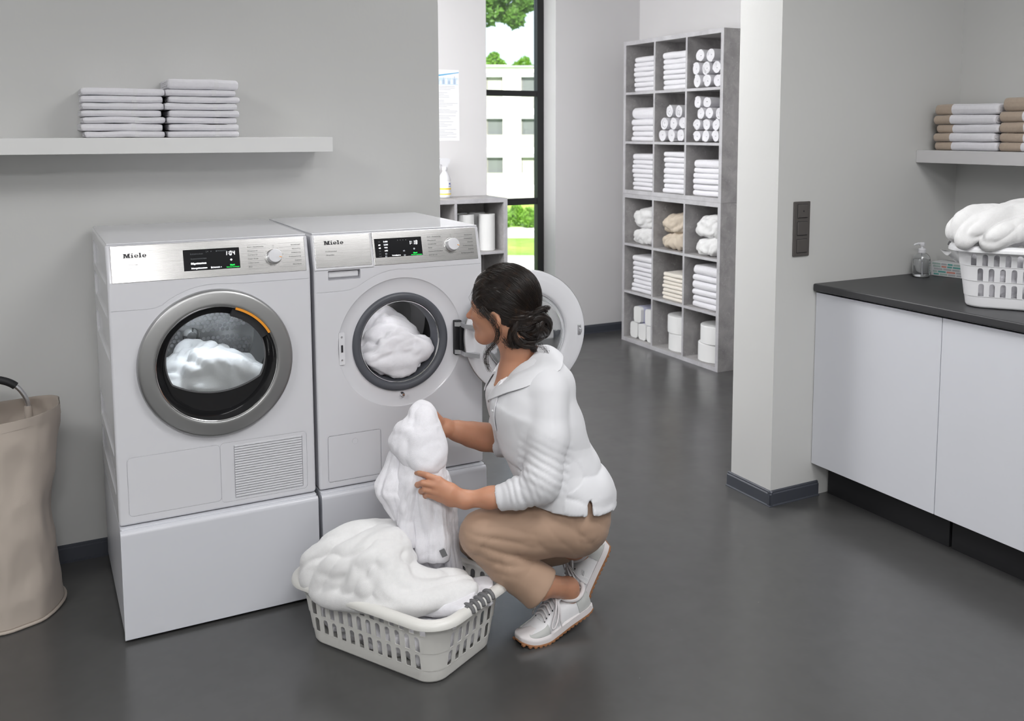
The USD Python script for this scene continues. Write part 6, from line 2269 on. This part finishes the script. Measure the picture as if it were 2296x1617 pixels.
    tg = [np.c_[np.full(9, x), np.linspace(-1, 1, 9) * w, z - .006 * np.linspace(-1, 1, 9) ** 2] for x, w, z in ((.185, .018, .062), (.15, .019, .0815), (.115, .020, .0965), (.095, .021, .109), (.084, .020, .116), (.083, .017, .1175))]
    tg = [np.vstack([r, (r - [0, 0, .006])[::-1]]) for r in tg]
    part(s, "tongue", place(loft(tg)), M["leather"], smooth=40)
    ey = []
    for k in range(6):
        x = .112 + k * .0135
        for y in (-1, 1):
            zt = np.interp(x, xs, hv_)
            ey.append(mv(trimesh.creation.icosphere(1, .0022), x, y * .024, zt - .0008))
    part(s, "eyelets", place(cat(ey)), M["blackmat"], kind="stuff")
    for k in range(5):
        x = .120 + k * .0135
        zt = np.interp(x, [.115, .15, .185], [.100, .0855, .066]) + .0035
        pth = catmull([(x + .004, -.026, zt - .012), (x + .001, -.013, zt - .001), (x - .002, 0, zt + .0015), (x + .001, .013, zt - .001), (x + .004, .026, zt - .012)], 14)
        part(s, "lace", place(tube(pth, .0033, 8)), M["lace"], smooth=True)
    kx_ = .112
    for y in (-1, 1):
        lp = catmull([(kx_, 0, .107), (kx_ + .006, y * .022, .112), (kx_ + .030, y * .046, .086), (kx_ + .058, y * .052, .050), (kx_ + .055, y * .058, .048), (kx_ + .026, y * .053, .076), (kx_ + .003, y * .020, .105), (kx_, 0, .106)], 40)
        part(s, "lace_bow", place(tube(lp, .0030, 8)), M["lace"], smooth=True)
        en = catmull([(kx_, 0, .107), (kx_ + .002, y * .026, .100), (kx_ + .014, y * .045, .074), (kx_ + .022, y * .052, .048), (kx_ + .024, y * .054, .034)], 24)
        part(s, "lace_end", place(tube(en, np.r_[np.full(19, .0028), np.linspace(.002, .0014, 5)], 8)), M["lace"], smooth=True)
    part(s, "lace_knot", place(mv(trimesh.creation.icosphere(2, .0068), kx_, 0, .107)), M["lace"], smooth=True)
    # lettering on the outer side
    fr_ = rrect(-.002, .026, -.0022, .0075, .0015)
    tx = cat(text("Reebok", 0, 0, .0052, w=.024), extrude(fr_.difference(fr_.buffer(-.0006)), .0003))
    v_, f_ = tx
    y0 = -1
    X = .098 + v_[:, 0] * .80
    Zl = .050 + v_[:, 1] + v_[:, 0] * .30
    w_ = np.interp(X, xs, wv)
    h_ = np.interp(X, xs, hv_)
    ca = np.clip((Zl - z0) / (h_ - z0), 0, 1) ** (1 / .62)
    sn_ = np.sqrt(1 - np.clip(ca, 0, 1) ** 2) ** .75
    part(s, "lettering", place((np.c_[.222 - X, -(w_ * sn_ + .0016 + v_[:, 2]), Zl], f_)), M["inkgrey"], smooth=False)
    return s


shoe(toeL, toeL - heelL, math.radians(14), False, 1)
shoe(toeR, dR, math.radians(62), True, -1)

# ================================================================ the towel in her hands
def drape(stations, nw, amp, seed, n=96, fs=.0035):
    """A hanging bundle of cloth: rows of (px, py, w, half width px, half depth m)."""
    st = np.array(stations, float)
    rows_ = catmull(st, 46) if len(st) > 2 else st
    rr = []
    a = np.arange(n) * 2 * PI / n
    for i, (px, py, w, hw, hd) in enumerate(rows_):
        k = i / (len(rows_) - 1)
        fr = nw / 3.0
        q = np.stack([np.cos(a) * fr + seed * 5.1 + .25 * math.sin(3 * k), np.sin(a) * fr + seed * 3.3, np.full(n, k * .9)], 1)
        rdg = np.abs(2 * meshkit.noise(q, seed) - 1) ** .75 * 1.15
        rdg2 = np.abs(2 * meshkit.noise(q * [2.1, 2.1, 1.3] + 7.7, seed + 1) - 1) ** .8
        r = 1 + amp * (.75 * rdg + .35 * rdg2 - .55) * min(1, .35 + k * 1.2)
        c = A(px, py, w)
        s = np.linalg.norm(A(px + 1, py, w) - c)
        rr.append(c + (np.cos(a) * r * hw * s)[:, None] * RIGHT + (np.sin(a) * r * hd)[:, None] * -HD + (np.array([0, 0, 1.0]) * (.006 * (meshkit.noise(q * 1.3 + 3, seed + 2) - .5)[:, None] * k))
                  )
    v, f = loft(rr)
    t = trimesh.Trimesh(v, f, process=False)
    if t.volume < 0:
        f = f[:, ::-1]
    nn = vnormals((v, f))
    v = v + nn * (folds(v, .075, seed) * fs)[:, None]
    return v, f


tw = [drape([(948, 901, .10, 9, .014), (948, 906, .10, 20, .026), (948, 918, .09, 29, .038), (948, 934, .08, 34, .048), (940, 950, .065, 49, .056), (936, 968, .055, 58, .060), (937, 992, .045, 65, .062), (945, 1020, .03, 57, .058), (951, 1044, .022, 45, .050), (952, 1058, .02, 37, .040), (952, 1066, .02, 26, .025)], 3, .10, 1, fs=.005),
      drape([(912, 985, .075, 14, .025), (900, 1010, .06, 23, .034), (893, 1045, .04, 30, .042), (883, 1085, .015, 39, .042), (883, 1112, .0, 37, .034), (890, 1140, .0, 26, .024), (892, 1165, .0, 10, .012)], 4, .40, 2),
      drape([(938, 1020, .03, 40, .04), (925, 1070, .015, 34, .045), (916, 1130, .0, 30, .04), (914, 1180, -.005, 24, .032), (921, 1212, -.005, 17, .025), (922, 1224, -.005, 15, .02)], 4, .42, 3),
      drape([(955, 1010, .03, 36, .05), (958, 1070, .02, 44, .055), (964, 1130, .012, 48, .050), (968, 1190, .005, 46, .044), (966, 1235, .0, 44, .036), (965, 1255, .0, 42, .030)], 7, .36, 4),
      drape([(985, 1060, .05, 20, .04), (998, 1120, .05, 24, .05), (1006, 1180, .05, 21, .04), (1012, 1240, .05, 18, .035), (1020, 1300, .04, 18, .03)], 4, .32, 5)]
tp_ = thing("hand_towel", "white terry towel held up in both hands over the floor basket", "towel", A(950, 1290, .02))
part(tp_, "cloth", cat(tw), M["terry"], smooth=True)
lb = arrays_of(rbx(0, .017, 0, .0012, 0, .024, .0004, 4))
lp_ = A(992, 1251, -.041)
part(tp_, "care_label", (lp_ + lb[0][:, :1] * unit(RIGHT + np.array([0, 0, .45])) + lb[0][:, 1:2] * HD + lb[0][:, 2:] * unit(np.array([0, 0, 1.0]) - .45 * RIGHT), lb[1]), M["grip"], label="small dark care label")
